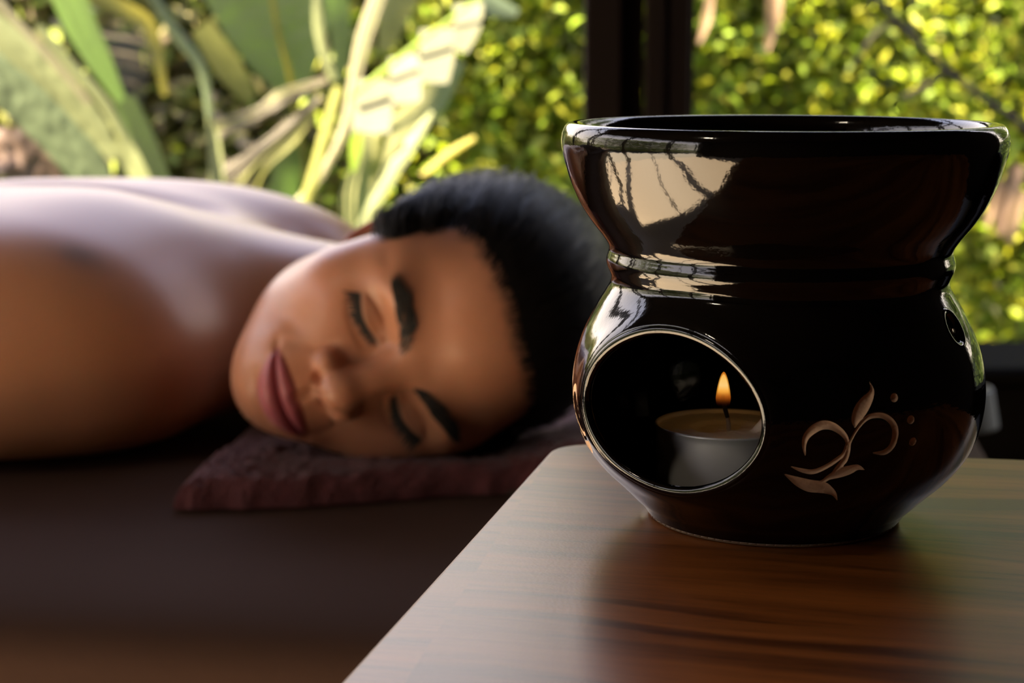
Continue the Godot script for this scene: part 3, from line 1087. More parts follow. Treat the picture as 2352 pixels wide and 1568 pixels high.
func sd_body(p: Vector3) -> float:
	# world metres
	var d := ell(p, Vector3(-0.50, 0.748, -1.10), Vector3(0.30, 0.085, 0.165))
	d = smin(d, ell(p, Vector3(-0.285, 0.750, -1.08), Vector3(0.140, 0.080, 0.168)), 0.06)
	d = smin(d, ell(p, Vector3(-0.30, 0.785, -1.025), Vector3(0.105, 0.042, 0.060)), 0.05)     # near shoulder blade
	d = smin(d, ell(p, Vector3(-0.285, 0.785, -1.175), Vector3(0.165, 0.046, 0.060)), 0.04)    # far shoulder blade
	d = smin(d, ell(p, Vector3(-0.262, 0.750, -0.955), Vector3(0.088, 0.064, 0.060)), 0.06)    # near shoulder
	d = smin(d, ell(p, Vector3(-0.205, 0.752, -1.215), Vector3(0.125, 0.068, 0.065)), 0.05)    # far shoulder
	d = smin(d, cone(p, Vector3(-0.24, 0.772, -1.03), Vector3(-0.085, 0.752, -1.03), 0.046, 0.040), 0.05)
	d = smin(d, cone(p, Vector3(-0.21, 0.765, -1.10), Vector3(-0.06, 0.752, -1.045), 0.042, 0.042), 0.05)
	d = smin(d, cone(p, Vector3(-0.29, 0.742, -0.935), Vector3(-0.56, 0.738, -0.925), 0.044, 0.038), 0.03)
	d = smin(d, cone(p, Vector3(-0.29, 0.742, -1.26), Vector3(-0.56, 0.738, -1.285), 0.044, 0.038), 0.03)
	d = smin(d, ell(p, Vector3(-0.92, 0.755, -1.11), Vector3(0.20, 0.098, 0.170)), 0.09)
	for s in [-1.0, 1.0]:
		d = smin(d, cone(p, Vector3(-1.0, 0.75, -1.11 + s * 0.085), Vector3(-1.34, 0.742, -1.13 + s * 0.08), 0.080, 0.050), 0.04)
		d = smin(d, cone(p, Vector3(-1.34, 0.742, -1.13 + s * 0.08), Vector3(-1.62, 0.738, -1.14 + s * 0.07), 0.050, 0.034), 0.03)
	# the furrow of the spine
	d = smax(d, -cone(p, Vector3(-0.75, 0.856, -1.10), Vector3(-0.20, 0.850, -1.10), 0.018, 0.020), 0.03)
	d = smax(d, BED_Y + 0.0015 - p.y, 0.03)
	return d

func surface_nets(lo: Vector3, hi: Vector3, cell: float, field: Callable, m: MB, color: Callable) -> void:
	var nx := ceili((hi.x - lo.x) / cell) + 1
	var ny := ceili((hi.y - lo.y) / cell) + 1
	var nz := ceili((hi.z - lo.z) / cell) + 1
	var f := PackedFloat32Array()
	f.resize(nx * ny * nz)
	for x in nx:
		for y in ny:
			for z in nz:
				f[(x * ny + y) * nz + z] = field.call(lo + Vector3(x, y, z) * cell)
	var ids := PackedInt32Array()
	ids.resize(nx * ny * nz)
	ids.fill(-1)
	for x in nx - 1:
		for y in ny - 1:
			for z in nz - 1:
				var inside := 0
				for k in 8:
					if f[((x + (k & 1)) * ny + y + ((k >> 1) & 1)) * nz + z + (k >> 2)] < 0.0: inside += 1
				if inside == 0 or inside == 8: continue
				var sum := Vector3.ZERO
				var cnt := 0
				for k in 8:
					for ax in 3:
						if k & (1 << ax): continue
						var k2 := k | (1 << ax)
						var fa := f[((x + (k & 1)) * ny + y + ((k >> 1) & 1)) * nz + z + (k >> 2)]
						var fb := f[((x + (k2 & 1)) * ny + y + ((k2 >> 1) & 1)) * nz + z + (k2 >> 2)]
						if (fa < 0.0) == (fb < 0.0): continue
						var t := fa / (fa - fb)
						sum += Vector3(k & 1, (k >> 1) & 1, k >> 2).lerp(Vector3(k2 & 1, (k2 >> 1) & 1, k2 >> 2), t)
						cnt += 1
				var p := lo + (Vector3(x, y, z) + sum / cnt) * cell
				var e := cell * 0.3
				var g := Vector3(field.call(p + Vector3(e, 0, 0)) - field.call(p - Vector3(e, 0, 0)), field.call(p + Vector3(0, e, 0)) - field.call(p - Vector3(0, e, 0)), field.call(p + Vector3(0, 0, e)) - field.call(p - Vector3(0, 0, e)))
				g = g.normalized()
				p -= g * field.call(p) * 0.9
				ids[(x * ny + y) * nz + z] = m.vert(p, g, Vector2.ZERO, color.call(p))
	for x in range(1, nx - 1):
		for y in range(1, ny - 1):
			for z in range(1, nz - 1):
				var a := f[(x * ny + y) * nz + z] < 0.0
				if a != (f[((x + 1) * ny + y) * nz + z] < 0.0):
					net_quad(m, ids[(x * ny + y - 1) * nz + z - 1], ids[(x * ny + y) * nz + z - 1], ids[(x * ny + y) * nz + z], ids[(x * ny + y - 1) * nz + z])
				if a != (f[(x * ny + y + 1) * nz + z] < 0.0):
					net_quad(m, ids[((x - 1) * ny + y) * nz + z - 1], ids[(x * ny + y) * nz + z - 1], ids[(x * ny + y) * nz + z], ids[((x - 1) * ny + y) * nz + z])
				if a != (f[(x * ny + y) * nz + z + 1] < 0.0):
					net_quad(m, ids[((x - 1) * ny + y - 1) * nz + z], ids[(x * ny + y - 1) * nz + z], ids[(x * ny + y) * nz + z], ids[((x - 1) * ny + y) * nz + z])

func net_quad(m: MB, a: int, b: int, c: int, d: int) -> void:
	if a < 0 or b < 0 or c < 0 or d < 0: return
	m.quad(a, b, c, d)

func skin_at(p: Vector3) -> Color:
	var k := 1.0 + 0.06 * noise.get_noise_3dv(p * 14.0)
	var col := Vector3(0.51, 0.224, 0.116) * k
	# a blurred dark mark on the near shoulder blade
	var q := (p - Vector3(-0.232, 0.814, -0.931)) / Vector3(0.0125, 0.03, 0.0075)
	col = col.lerp(Vector3(0.08, 0.07, 0.06), 0.6 * exp(-q.length_squared() * 0.8))
	return Color(col.x, col.y, col.z)

func build_person() -> void:
	var ya := deg_to_rad(18.0)
	var pi_ := deg_to_rad(10.0)
	var ro := deg_to_rad(-78.07)
	head_b = cam_basis * (Basis(Vector3(0, 0, 1), ro) * Basis(Vector3(1, 0, 0), pi_) * Basis(Vector3(0, 1, 0), ya))
	head_o = CAM_POS + cam_basis * Vector3(-0.05233, 0.00796, -0.93)
	var root := Vector3(-0.30, BED_Y, -1.08)
	var o := thing("person", "person lying face down with head turned to us, eyes closed, bare shoulders, dark hair", "person", root)
	var m := MB.new()
	surface_nets(Vector3(-1.72, 0.64, -1.38), Vector3(0.0, 0.90, -0.84), 0.008, sd_body, m, skin_at)
	# head: rays from its middle, close together over the face
	var c0 := Vector3(0, -8, 0)
	var pole := Vector3(0, -20, 80).normalized()
	var ex := Vector3(1, 0, 0)
	var ey := pole.cross(ex).normalized()
	var al := []
	for k in 181: al.append(deg_to_rad(80.0) * k / 180.0)
	for k in range(1, 41): al.append(deg_to_rad(80.0) + deg_to_rad(99.9) * k / 40.0)
	var nb := 264
	var na := al.size()
	var pts := PackedVector3Array()
	var cols := PackedColorArray()
	for b in nb:
		var be := TAU * b / nb
		var r := 128.0
		for a in na:
			var dir: Vector3 = pole * cos(al[a]) + (ex * cos(be) + ey * sin(be)) * sin(al[a])
			r = minf(r + 14.0, 130.0)
			for k in 30:
				var d := sd_head(c0 + dir * r)
				if d < 0.03: break
				r -= maxf(d * 0.85, 0.03)
			var p := c0 + dir * r
			var face := smoothstep(10.0, 35.0, p.z)
			var col := Vector3(0.51, 0.222, 0.126)
			if face > 0.0:
				var fd := face_detail(p.x, p.y)
				p.z += fd[0] * face
				col = col.lerp(fd[1], face)
			col *= 1.0 + 0.05 * noise.get_noise_3dv(p * 0.09)
			col = col.lerp(Vector3(0.05, 0.035, 0.03), 0.75 * smoothstep(-7.0, 0.5, hair_mask(p) + 3.0 * noise.get_noise_3dv(p * 0.15)))
			pts.append(p)
			cols.append(Color(col.x, col.y, col.z))
	var h := MB.new()
	h.grid(pts, nb, na, true, 1.0, Vector2.ONE, cols)
	orient(h, c0)
	var base := m.v.size()
	for k in h.v.size():
		m.vert(to_world(h.v[k]), head_b * h.n[k], Vector2.ZERO, h.c[k])
	for k in h.i: m.i.append(base + k)
	# ears
	for s in [-1.0, 1.0]: ear(m, s)
	for k in m.v.size(): m.v[k] -= root
	put("body", m.done(true), M.skin, o)
	# hair: a cap that thickens away from the hairline, and strands combed back over it
	var cap := MB.new()
	for k in range(0, h.i.size(), 3):
		var p3 := []
		var n3 := []
		var f3 := []
		var any_ := false
		for j in 3:
			var q := h.v[h.i[k + j]]
			var mk := hair_mask(q) + 1.2 * noise.get_noise_3dv(q * 0.10)
			var th := -0.5 + 7.0 * smoothstep(-2.0, 26.0, mk) + 1.3 * smoothstep(4.0, 16.0, mk) * noise.get_noise_3dv(Vector3(q.x * 0.16, q.y * 0.05, q.z * 0.05))
			p3.append(to_world(q + h.n[h.i[k + j]] * th) - root)
			n3.append(head_b * h.n[h.i[k + j]])
			f3.append(mk)
			if mk > 0.0: any_ = true
		if any_: clip_tri(cap, null, p3, n3, f3)
	var rng := RandomNumberGenerator.new()
	rng.seed = 21
	var done_ := 0
	var tries := 0
	while done_ < 4200 and tries < 60000:
		tries += 1
		var k := rng.randi_range(0, h.v.size() - 1)
		var q := h.v[k]
		var mk := hair_mask(q)
		if mk < -4.0 or (mk < 0.0 and rng.randf() < 0.6): continue
		if mk > 9.0 and rng.randf() < 0.55: continue
		var th := -0.6 + 7.0 * smoothstep(-1.5, 26.0, mk) + 0.2
		var p := q + h.n[k] * th
		var goal := Vector3(rng.randf_range(-25, 25), 40, -112)
		var path := PackedVector3Array()
		var nn := []
		var cur := p
		var lift := rng.randf_range(0.0, 1.0)
		for s in 7:
			path.append(cur)
			nn.append((cur - Vector3(0, 25, -12)).normalized())
			var dir := (goal - cur).normalized()
			var nrm: Vector3 = nn[-1]
			dir = (dir - nrm * dir.dot(nrm)).normalized()
			cur += dir * rng.randf_range(5.5, 8.5) + Vector3(rng.randf_range(-0.7, 0.7), rng.randf_range(-0.7, 0.7), 0)
			var dd := sd_head(cur, false)
			var mk2 := hair_mask(cur)
			var want := 6.6 * smoothstep(-1.5, 26.0, mk2) + 0.3 + pow(lift, 3.0) * 3.5
			cur += (cur - Vector3(0, 25, -12)).normalized() * (want - dd)
		strand(cap, path, nn, 0.32 if mk < 6.0 else 0.5, root)
		done_ += 1
	put("hair", cap.done(), M.hair, o)
	# brows and lashes
	for s in [-1.0, 1.0]:
		var br := MB.new()
		for k in 240:
			var a := rng.randf_range(9.0, 42.0)
			if a < 18.0 and rng.randf() < 0.55: continue
			var bw := brow_w(a)
			var u: float = s * a
			var v := brow_v(a) + rng.randf_range(-1.0, 1.0) * bw
			var len_ := rng.randf_range(4.0, 7.0)
			var lean := lerpf(0.9, 0.1, clampf((a - 9.0) / 16.0, 0.0, 1.0))
			var dir := Vector2(s, lean + (brow_v(a + 3.0) - brow_v(a)) / 3.0).normalized()
			var path := PackedVector3Array()
			var nn := []
			for t in 4:
				var uu: float = u + dir.x * len_ * t / 3.0
				var vv: float = v + dir.y * len_ * t / 3.0
				vv += sk(uu, vv)
				path.append(Vector3(uu, vv, face_w(uu, vv) + 0.15 + 0.3 * t + 1.2 * smoothstep(34.0, 48.0, absf(uu))))
				nn.append(Vector3(0, 0, 1))
			strand(br, path, nn, 0.34, root)
		put("eyebrow", br.done(), M.lash, o)
		var la := MB.new()
		for k in 70:
			var a := 15.5 + 25.5 * (k + rng.randf_range(-0.3, 0.3)) / 69.0
			var u: float = s * a
			var v := lash_v(a)
			var vv0 := v + sk(u, v)
			var w := face_w(u, vv0)
			var len_ := lerpf(5.5, 9.5, clampf((a - 16.0) / 22.0, 0.0, 1.0)) * rng.randf_range(0.85, 1.1)
			var out_ := lerpf(-0.15, 0.6, clampf((a - 16.0) / 28.0, 0.0, 1.0)) + rng.randf_range(-0.12, 0.12)
			var path := PackedVector3Array()
			var nn := []
			for t in 5:
				var q := t / 4.0
				path.append(Vector3(u + s * out_ * len_ * q, vv0 - len_ * 0.85 * q + 1.5 * q * q, w + 0.3 + len_ * (0.5 * q)))
				nn.append(Vector3(0, 0, 1))
			strand(la, path, nn, 0.46, root)
		put("eyelashes", la.done(), M.lash, o)
	# a dark cloth over hips and legs
	var p2 := PackedVector3Array()
	var nx := 64
	var nz := 48
	for a in nx:
		for b in nz:
			var x := -1.70 + (1.70 - 0.66) * a / (nx - 1)
			var z := -1.36 + 0.56 * b / (nz - 1)
			var y := 0.90
			for k in 24:
				var d := sd_body(Vector3(x, y, z))
				if d < 0.012 or y < 0.712: break
				y -= maxf(d * 0.6, 0.003)
			y = maxf(y, 0.708) + 0.004 * noise.get_noise_2d(x * 16.0, z * 16.0)
			p2.append(Vector3(x, y, z))
	for pass_ in 6:
		var q2 := p2.duplicate()
		for a in range(1, nx - 1):
			for b in range(1, nz - 1):
				var av := (q2[(a - 1) * nz + b].y + q2[(a + 1) * nz + b].y + q2[a * nz + b - 1].y + q2[a * nz + b + 1].y) * 0.25
				p2[a * nz + b].y = maxf(q2[a * nz + b].y, lerpf(q2[a * nz + b].y, av, 0.7))
	var sh := MB.new()
	sh.grid(p2, nx, nz, false, 1.0)
	for k in sh.n.size():
		if sh.n[k].y < 0.0: sh.n[k] = -sh.n[k]
	fix(sh)
	var org := Vector3(-1.18, BED_Y, -1.10)
	for k in sh.v.size(): sh.v[k] -= org
	var co := put("cover_cloth", sh.done(), M.cloth, null, org)
	tag(co, "dark brown cloth spread over the person's hips and legs", "cloth")

func strand(m: MB, path: PackedVector3Array, nn: Array, wid: float, root: Vector3) -> void:
	var n_ := path.size()
	var prev := -1
	for k in n_:
		var dir := (path[mini(k + 1, n_ - 1)] - path[maxi(k - 1, 0)]).normalized()
		var nrm: Vector3 = nn[k]
		var x := dir.cross(nrm).normalized()
		var w := wid * (1.0 - 0.85 * pow(float(k) / (n_ - 1), 1.5))
		var id := m.vert(to_world(path[k] - x * w) - root, head_b * (nrm - x * 0.7).normalized())
		m.vert(to_world(path[k] + nrm * w * 0.8) - root, head_b * nrm)
		m.vert(to_world(path[k] + x * w) - root, head_b * (nrm + x * 0.7).normalized())
		if prev >= 0:
			m.quad(prev, prev + 1, id + 1, id)
			m.quad(prev + 1, prev + 2, id + 2, id + 1)
		prev = id

func smooth_normals(m: MB) -> void:
	var s := PackedVector3Array()
	s.resize(m.v.size())
	for k in range(0, m.i.size(), 3):
		var g := (m.v[m.i[k + 2]] - m.v[m.i[k]]).cross(m.v[m.i[k + 1]] - m.v[m.i[k]])
		for j in 3: s[m.i[k + j]] += g
	for k in m.v.size():
		if s[k].length() > 1e-14: m.n[k] = s[k].normalized()

func ear(m: MB, s: float) -> void:
	# shell with a rolled rim, hollow bowl and lobe
	var p := PackedVector3Array()
	var nu := 40
	var nv := 18
	for a in nu:
		var an := TAU * a / nu
		for b in nv:
			var r := float(b) / (nv - 1)
			var y := sin(an) * (29.0 if sin(an) > 0.0 else 27.0) * r
			var z := cos(an) * (17.0 - 5.0 * maxf(-sin(an), 0.0)) * r
			var h := 6.0 * smoothstep(0.62, 0.86, r) - 8.0 * smoothstep(0.86, 1.0, r) - 4.0 * bump(r, 0.35) + 3.0 * bump(r - 0.55, 0.12)
			var tilt := -z * 0.45
			p.append(Vector3(s * (46.5 + h * 0.6 + tilt * 0.8), -12.0 + y * 0.72, -17.0 + z * 0.8 - 0.18 * y))
	var e := MB.new()
	e.grid(p, nu, nv, true, 1.0)
	orient(e, Vector3(s * 35.0, -8, -18))
	var base := m.v.size()
	for k in e.v.size(): m.vert(to_world(e.v[k]), head_b * e.n[k], Vector2.ZERO, Color(0.44, 0.20, 0.13))
	for k in e.i: m.i.append(base + k)

# ------------------------------------------------------------------ console and lamp behind the bed
func build_console() -> void:
	var o := thing("console_table", "low dark wooden console under the window at the right", "table", Vector3(0.55, 0, -1.52))
	put("tabletop", box_mesh(Vector3(-0.20, 0.44, -0.14), Vector3(0.55, 0.47, 0.14), 0.003), M.dark_wood, o)
	put("apron", box_mesh(Vector3(-0.17, 0.36, -0.12), Vector3(0.52, 0.441, 0.12), 0.003), M.dark_wood, o)
	for q in [[-0.17, -0.11], [0.52, -0.11], [-0.17, 0.11], [0.52, 0.11]]:
		put("leg", box_mesh(Vector3(q[0] - 0.02, 0, q[1] - 0.02), Vector3(q[0] + 0.02, 0.362, q[1] + 0.02), 0.003), M.dark_wood, o)
	var l := thing("table_lamp", "small unlit lamp with pale grey shade, half hidden behind the burner's right side", "lamp", Vector3(0.384, 0.47, -1.50))
	var b := MB.new()
	b.lathe(PackedVector2Array([Vector2(0, 0), Vector2(0.018, 0.0), Vector2(0.019, 0.003), Vector2(0.0185, 0.06), Vector2(0.0175, 0.10), Vector2(0.012, 0.115), Vector2(0.006, 0.122), Vector2(0.005, 0.15), Vector2(0, 0.15)]), 40)
	orient(b, Vector3(0, 0.05, 0))
	put("base", b.done(), M.grey_ceramic, l)
	var sd := MB.new()
	sd.lathe(PackedVector2Array([Vector2(0.041, 0.130), Vector2(0.043, 0.129), Vector2(0.0428, 0.132), Vector2(0.037, 0.162), Vector2(0.0355, 0.163), Vector2(0.036, 0.160), Vector2(0.041, 0.130)]), 40)
	orient(sd, Vector3(0, 0.146, 0))
	put("lamp_shade", sd.done(), M.shade, l)

# ------------------------------------------------------------------ plants
# a long blade along a path; its two halves rise or fall from the midrib
func blade(path: Array, half: Array, facing: Vector3, fold: float, wave: float, sd: int) -> ArrayMesh:
	var sp := spline(path, 8)
	var n_ := sp.size()
	var m := MB.new()
	var across := 9
	var p := PackedVector3Array()
	for k in n_:
		var t := float(k) / (n_ - 1)
		var dir: Vector3 = (sp[mini(k + 1, n_ - 1)] - sp[maxi(k - 1, 0)]).normalized()
		var x := dir.cross(facing).normalized()
		var nn := x.cross(dir).normalized()
		var idx := t * (half.size() - 1)
		var i0 := mini(int(idx), half.size() - 2)
		var w := lerpf(half[i0], half[i0 + 1], idx - i0)
		for s in across:
			var q := (s - (across - 1) / 2.0) / ((across - 1) / 2.0)
			var off := x * q * w + nn * (absf(q) * w * fold + wave * w * noise.get_noise_2d(t * 14.0 + sd, q * 1.5 + sd) - (0.12 if absf(fold) > 0.03 else 0.0) * w * bump(q, 0.16))
			p.append(sp[k] + off)
	m.grid(p, n_, across, false, 1.0)
	return m.done()

func px_path(pts: Array, z: float, dz := 0.0) -> Array:
	var out := []
	for k in pts.size():
		out.append(at(pts[k][0], pts[k][1], z + dz * k / maxf(pts.size() - 1, 1)))
	return out

func leaf_part(parent: Node3D, called: String, pts: Array, halfpx: Array, z: float, matn: String, fold := -0.15, wave := 0.06, facing := Vector3(-0.35, 0.5, 0.8), dz := 0.0) -> void:
	var hw := []
	for q in halfpx: hw.append(q / FPX * absf(z))
	var me := blade(px_path(pts, z, dz), hw, facing.normalized(), fold, wave, int(absf(pts[0][0])))
	put(called, me, M[matn], parent, -parent.position)

func small_leaf() -> ArrayMesh:
	var m := MB.new()
	var pr := [[0.0, 0.0], [0.22, 0.30], [0.5, 0.42], [0.78, 0.28], [1.0, 0.0]]
	for q in pr:
		var z: float = 0.10 * sin(q[0] * PI) - 0.12 * q[0]
		m.vert(Vector3(-q[1] * 0.5, q[0], z + q[1] * 0.16), Vector3(-0.3, 0, 1).normalized())
		m.vert(Vector3(0, q[0], z), Vector3(0, 0, 1))
		m.vert(Vector3(q[1] * 0.5, q[0], z + q[1] * 0.16), Vector3(0.3, 0, 1).normalized())
	for k in pr.size() - 1:
		m.quad(k * 3, k * 3 + 1, k * 3 + 4, k * 3 + 3)
		m.quad(k * 3 + 1, k * 3 + 2, k * 3 + 5, k * 3 + 4)
	return m.done()

func shrub(called: String, label: String, centre: Vector3, half: Vector3, count: int, size: float, palette: Array, sd: int, stems: int, long_ := 1.0) -> Node3D:
	var o := thing(called, label, "shrub", Vector3(centre.x, centre.y - half.y, centre.z))
	var rng := RandomNumberGenerator.new()
	rng.seed = sd
	var lm := small_leaf()
	var spots := []
	for k in count:
		var q := Vector3(rng.randfn(0, 0.5), rng.randf_range(-1, 1), rng.randfn(0, 0.45))
		q.x = clampf(q.x, -1.1, 1.1)
		var cl := noise.get_noise_3dv((centre + q * half) * 5.0)
		if cl < -0.25 and rng.randf() < 0.8: q.z -= 0.6
		var pos := q * half + Vector3(0, half.y, 0)
		var face := (Vector3(-0.35, 0.75, 0.55) + Vector3(rng.randf_range(-1, 1), rng.randf_range(-1, 1), rng.randf_range(-1, 1)) * 0.9).normalized()
		var dir := (Vector3(rng.randf_range(-1, 1), rng.randf_range(-0.9, 0.5), rng.randf_range(-0.4, 1.0))).normalized()
		dir = (dir - face * dir.dot(face)).normalized()
		var s := size * rng.randf_range(0.6, 1.35)
		spots.append([pos, Basis(dir.cross(face).normalized() * s, dir * s * long_, face * s), rng.randf()])
	spots.sort_custom(func(a, b): return a[0].z > b[0].z)
	var pick := func(r: float, hue: float) -> Color:
		var f := clampf(r, 0.0, 0.999) * palette.size()
		var c: Array = palette[int(f)]
		var k := 0.75 + 0.5 * hue
		return Color(c[0] * k, c[1] * k, c[2] * k)
	var mm := MultiMesh.new()
	mm.transform_format = MultiMesh.TRANSFORM_3D
	mm.use_colors = true
	mm.mesh = lm
	var near_ := 60 if size < 0.05 else 0
	var tints := []
	for c in palette:
		var key: String = "leaf_tint_%d_%d" % [int(c[0] * 1000), int(c[1] * 1000)]
		if not M.has(key):
			var lm2 := mat(key, lin(c[0], c[1], c[2]), 0.55, 0.0, 0.3)
			lm2.backlight_enabled = true
			lm2.backlight = Color(0.55, 0.55, 0.4)
		tints.append(M[key])
	for k in near_:
		var lf := put("leaf", lm, tints[k % tints.size()], o)
		lf.transform = Transform3D(spots[k][1], spots[k][0])
	spots = spots.slice(near_)
	mm.instance_count = spots.size()
	for k in spots.size():
		mm.set_instance_transform(k, Transform3D(spots[k][1], spots[k][0]))
		mm.set_instance_color(k, pick.call(spots[k][2], rng.randf()))
	var mi := MultiMeshInstance3D.new()
	mi.name = "foliage"
	mi.multimesh = mm
	mi.material_override = M.foliage
	mi.set_meta("kind", "stuff")
	o.add_child(mi)
	for k in stems:
		var sm := MB.new()
		var x0 := rng.randf_range(-0.6, 0.6) * half.x
		var z0 := rng.randf_range(-0.4, 0.4) * half.z
		var pts := PackedVector3Array()
		var rr := PackedFloat32Array()
		for j in 8:
			var t := j / 7.0
			pts.append(Vector3(x0 + t * rng.randf_range(-0.1, 0.25), t * half.y * 2.0, z0 + t * rng.randf_range(-0.05, 0.08)))
			rr.append(lerpf(0.010, 0.003, t))
		sm.tube(pts, rr, 6)
		put("stem", sm.done(), M.bark, o)
	return o

func build_plants() -> void:
	# banana plant at the far left
	var z := -3.1
	var a := thing("banana_plant", "banana plant at far left with a broad pale leaf and a vivid green blade", "plant", at(250, 1250, z))
	leaf_part(a, "leaf", [[-60, 30], [60, 125], [140, 200], [215, 290], [262, 365]], [34, 36, 34, 28, 14], z, "leaf_pale", -0.25, 0.08)
	leaf_part(a, "leaf", [[-80, 110], [30, 195], [110, 275], [190, 375], [240, 450]], [60, 64, 60, 48, 30], z - 0.06, "leaf_blue", -0.2, 0.08, Vector3(-0.1, 0.2, 1.0))
	leaf_part(a, "leaf", [[-60, 380], [20, 350], [80, 390], [130, 460]], [60, 60, 50, 40], z - 0.25, "leaf_brown", 0.2, 0.3)
	leaf_part(a, "leaf", [[140, -50], [182, 55], [228, 140], [278, 232]], [46, 40, 30, 12], z + 0.05, "leaf_green", -0.1, 0.02, Vector3(-0.3, 0.2, 0.9))
	leaf_part(a, "leaf", [[285, 225], [325, 320], [360, 430]], [24, 32, 36], z - 0.05, "leaf_green", -0.1, 0.03, Vector3(0.3, 0.1, 0.9))
	leaf_part(a, "stalk", [[-20, -10], [70, 85], [130, 150], [205, 238]], [8, 9, 9, 7], z + 0.06, "stalk_pale", -0.5, 0.0)
	leaf_part(a, "stalk", [[85, 60], [160, 150], [228, 225], [275, 300], [340, 420]], [10, 13, 13, 13, 12], z + 0.08, "leaf_pale", -0.5, 0.0)
	leaf_part(a, "leaf", [[268, 325], [298, 370], [325, 430]], [26, 30, 34], z + 0.1, "leaf_pale", -0.2, 0.02, Vector3(-0.6, 0.6, 0.5))
	leaf_part(a, "leaf", [[200, -20], [320, 40], [356, 110], [378, 220]], [16, 20, 17, 8], z - 0.2, "leaf_yellow", -0.2, 0.05)
	leaf_part(a, "stalk", [[330, -40], [404, 76], [452, 140], [470, 193], [482, 290]], [12, 14, 13, 11, 8], z - 0.3, "leaf_blue", -0.4, 0.05)
	leaf_part(a, "leaf", [[478, 268], [487, 330], [495, 450]], [7, 24, 32], z, "leaf_pale", -0.25, 0.03, Vector3(-0.6, 0.4, 0.6))
	# plant behind, with the big translucent leaf
	var b := thing("broadleaf_plant", "big dark green upright leaf with a yellow midrib behind the shoulders", "plant", at(680, 1150, -3.6))
	leaf_part(b, "leaf", [[610, -160], [625, -40], [645, 80], [664, 170], [676, 225]], [170, 160, 112, 60, 8], -3.6, "leaf_green", -0.16, 0.05, Vector3(0.2, -0.1, 0.9))
	leaf_part(b, "stalk", [[612, -100], [632, 45], [652, 125], [668, 195], [700, 420]], [5, 6, 6, 7, 8], -3.57, "leaf_yellow", -0.4, 0.0)
	leaf_part(b, "leaf", [[765, -60], [776, 20], [782, 110], [780, 190]], [24, 28, 24, 8], -3.4, "leaf_green", -0.2, 0.04)
	leaf_part(b, "leaf", [[726, -30], [728, 50], [742, 120], [768, 185]], [9, 13, 12, 10], -3.3, "leaf_pale", -0.3, 0.15)
	leaf_part(b, "leaf", [[640, 310], [655, 370], [640, 460]], [26, 40, 44], -3.5, "leaf_dark", -0.2, 0.05)
	leaf_part(b, "leaf", [[460, 60], [520, 150], [575, 230]], [24, 34, 14], -3.9, "leaf_olive", -0.2, 0.05)
	leaf_part(b, "leaf", [[930, -40], [900, 40], [880, 120]], [46, 40, 14], -3.7, "leaf_olive", -0.2, 0.1)
	# banana plant in the middle: a torn leaf of hanging panels, stalk, shaded blades
	var c := thing("banana_plant", "banana plant rising behind the neck with pale stalk and sunlit torn leaf", "plant", at(740, 1200, -3.2))
	for k in 4:
		leaf_part(c, "stalk", [[886 + k * 9 - 14, -60], [838 + k * 9 - 14, 76], [814 + k * 6 - 9, 176], [790 + k * 4 - 6, 293], [732 + k * 3, 398], [670 + k * 3, 470]], [6, 6, 6, 6, 6, 6], -3.2 + 0.01 * (k % 2), "stalk_pale" if k != 2 else "leaf_pale", -0.6, 0.1)
	for q in [[[862, 182], [856, 250], [852, 306], 44, 46, 42], [[926, 128], [932, 180], [934, 236], 34, 36, 33], [[1006, 66], [1004, 130], [996, 190], 42, 40, 32], [[1076, 8], [1074, 60], [1056, 118], 34, 30, 16]]:
		leaf_part(c, "leaf_panel", [q[0], q[1], q[2]], [q[3], q[4], q[5]], -3.1, "leaf_cream", 0.02, 0.012, Vector3(-0.10, 0.15, 0.95), 0.05)
	leaf_part(c, "midrib", [[800, 225], [870, 168], [984, 78], [1105, -8]], [7, 7, 6, 4], -3.07, "leaf_lime", -0.5, 0.0)
	leaf_part(c, "leaf", [[850, 390], [930, 300], [1000, 225], [1060, 140]], [58, 66, 54, 16], -3.35, "leaf_dark", -0.1, 0.05, Vector3(0.8, -0.2, 0.6))
	leaf_part(c, "leaf", [[868, 270], [850, 360], [825, 450], [815, 560]], [44, 56, 56, 34], -3.3, "leaf_green", -0.12, 0.04, Vector3(0.8, -0.2, 0.6))
	leaf_part(c, "leaf", [[990, 255], [960, 302], [922, 352], [882, 415], [828, 520]], [8, 15, 22, 22, 12], -3.05, "leaf_pale", -0.35, 0.12)
	leaf_part(c, "leaf", [[822, 300], [816, 340], [810, 395]], [12, 17, 5], -3.05, "leaf_lime", -0.2, 0.02)
	leaf_part(c, "stalk", [[775, 200], [745, 300], [720, 390], [690, 480]], [14, 16, 16, 14], -3.15, "leaf_olive", -0.4, 0.15)
	leaf_part(c, "leaf", [[1090, 315], [1030, 350], [970, 400]], [6, 11, 7], -3.2, "leaf_yellow", -0.3, 0.04)
	leaf_part(c, "leaf", [[1080, -10], [1130, 10], [1190, 30]], [20, 30, 10], -3.3, "leaf_blue", -0.2, 0.05)
	# dry fronds
	var rng := RandomNumberGenerator.new()
	rng.seed = 5
	var d := thing("dry_palm", "dry beige palm frond drooping in thin strips behind the back", "plant", at(560, 1150, -3.3))
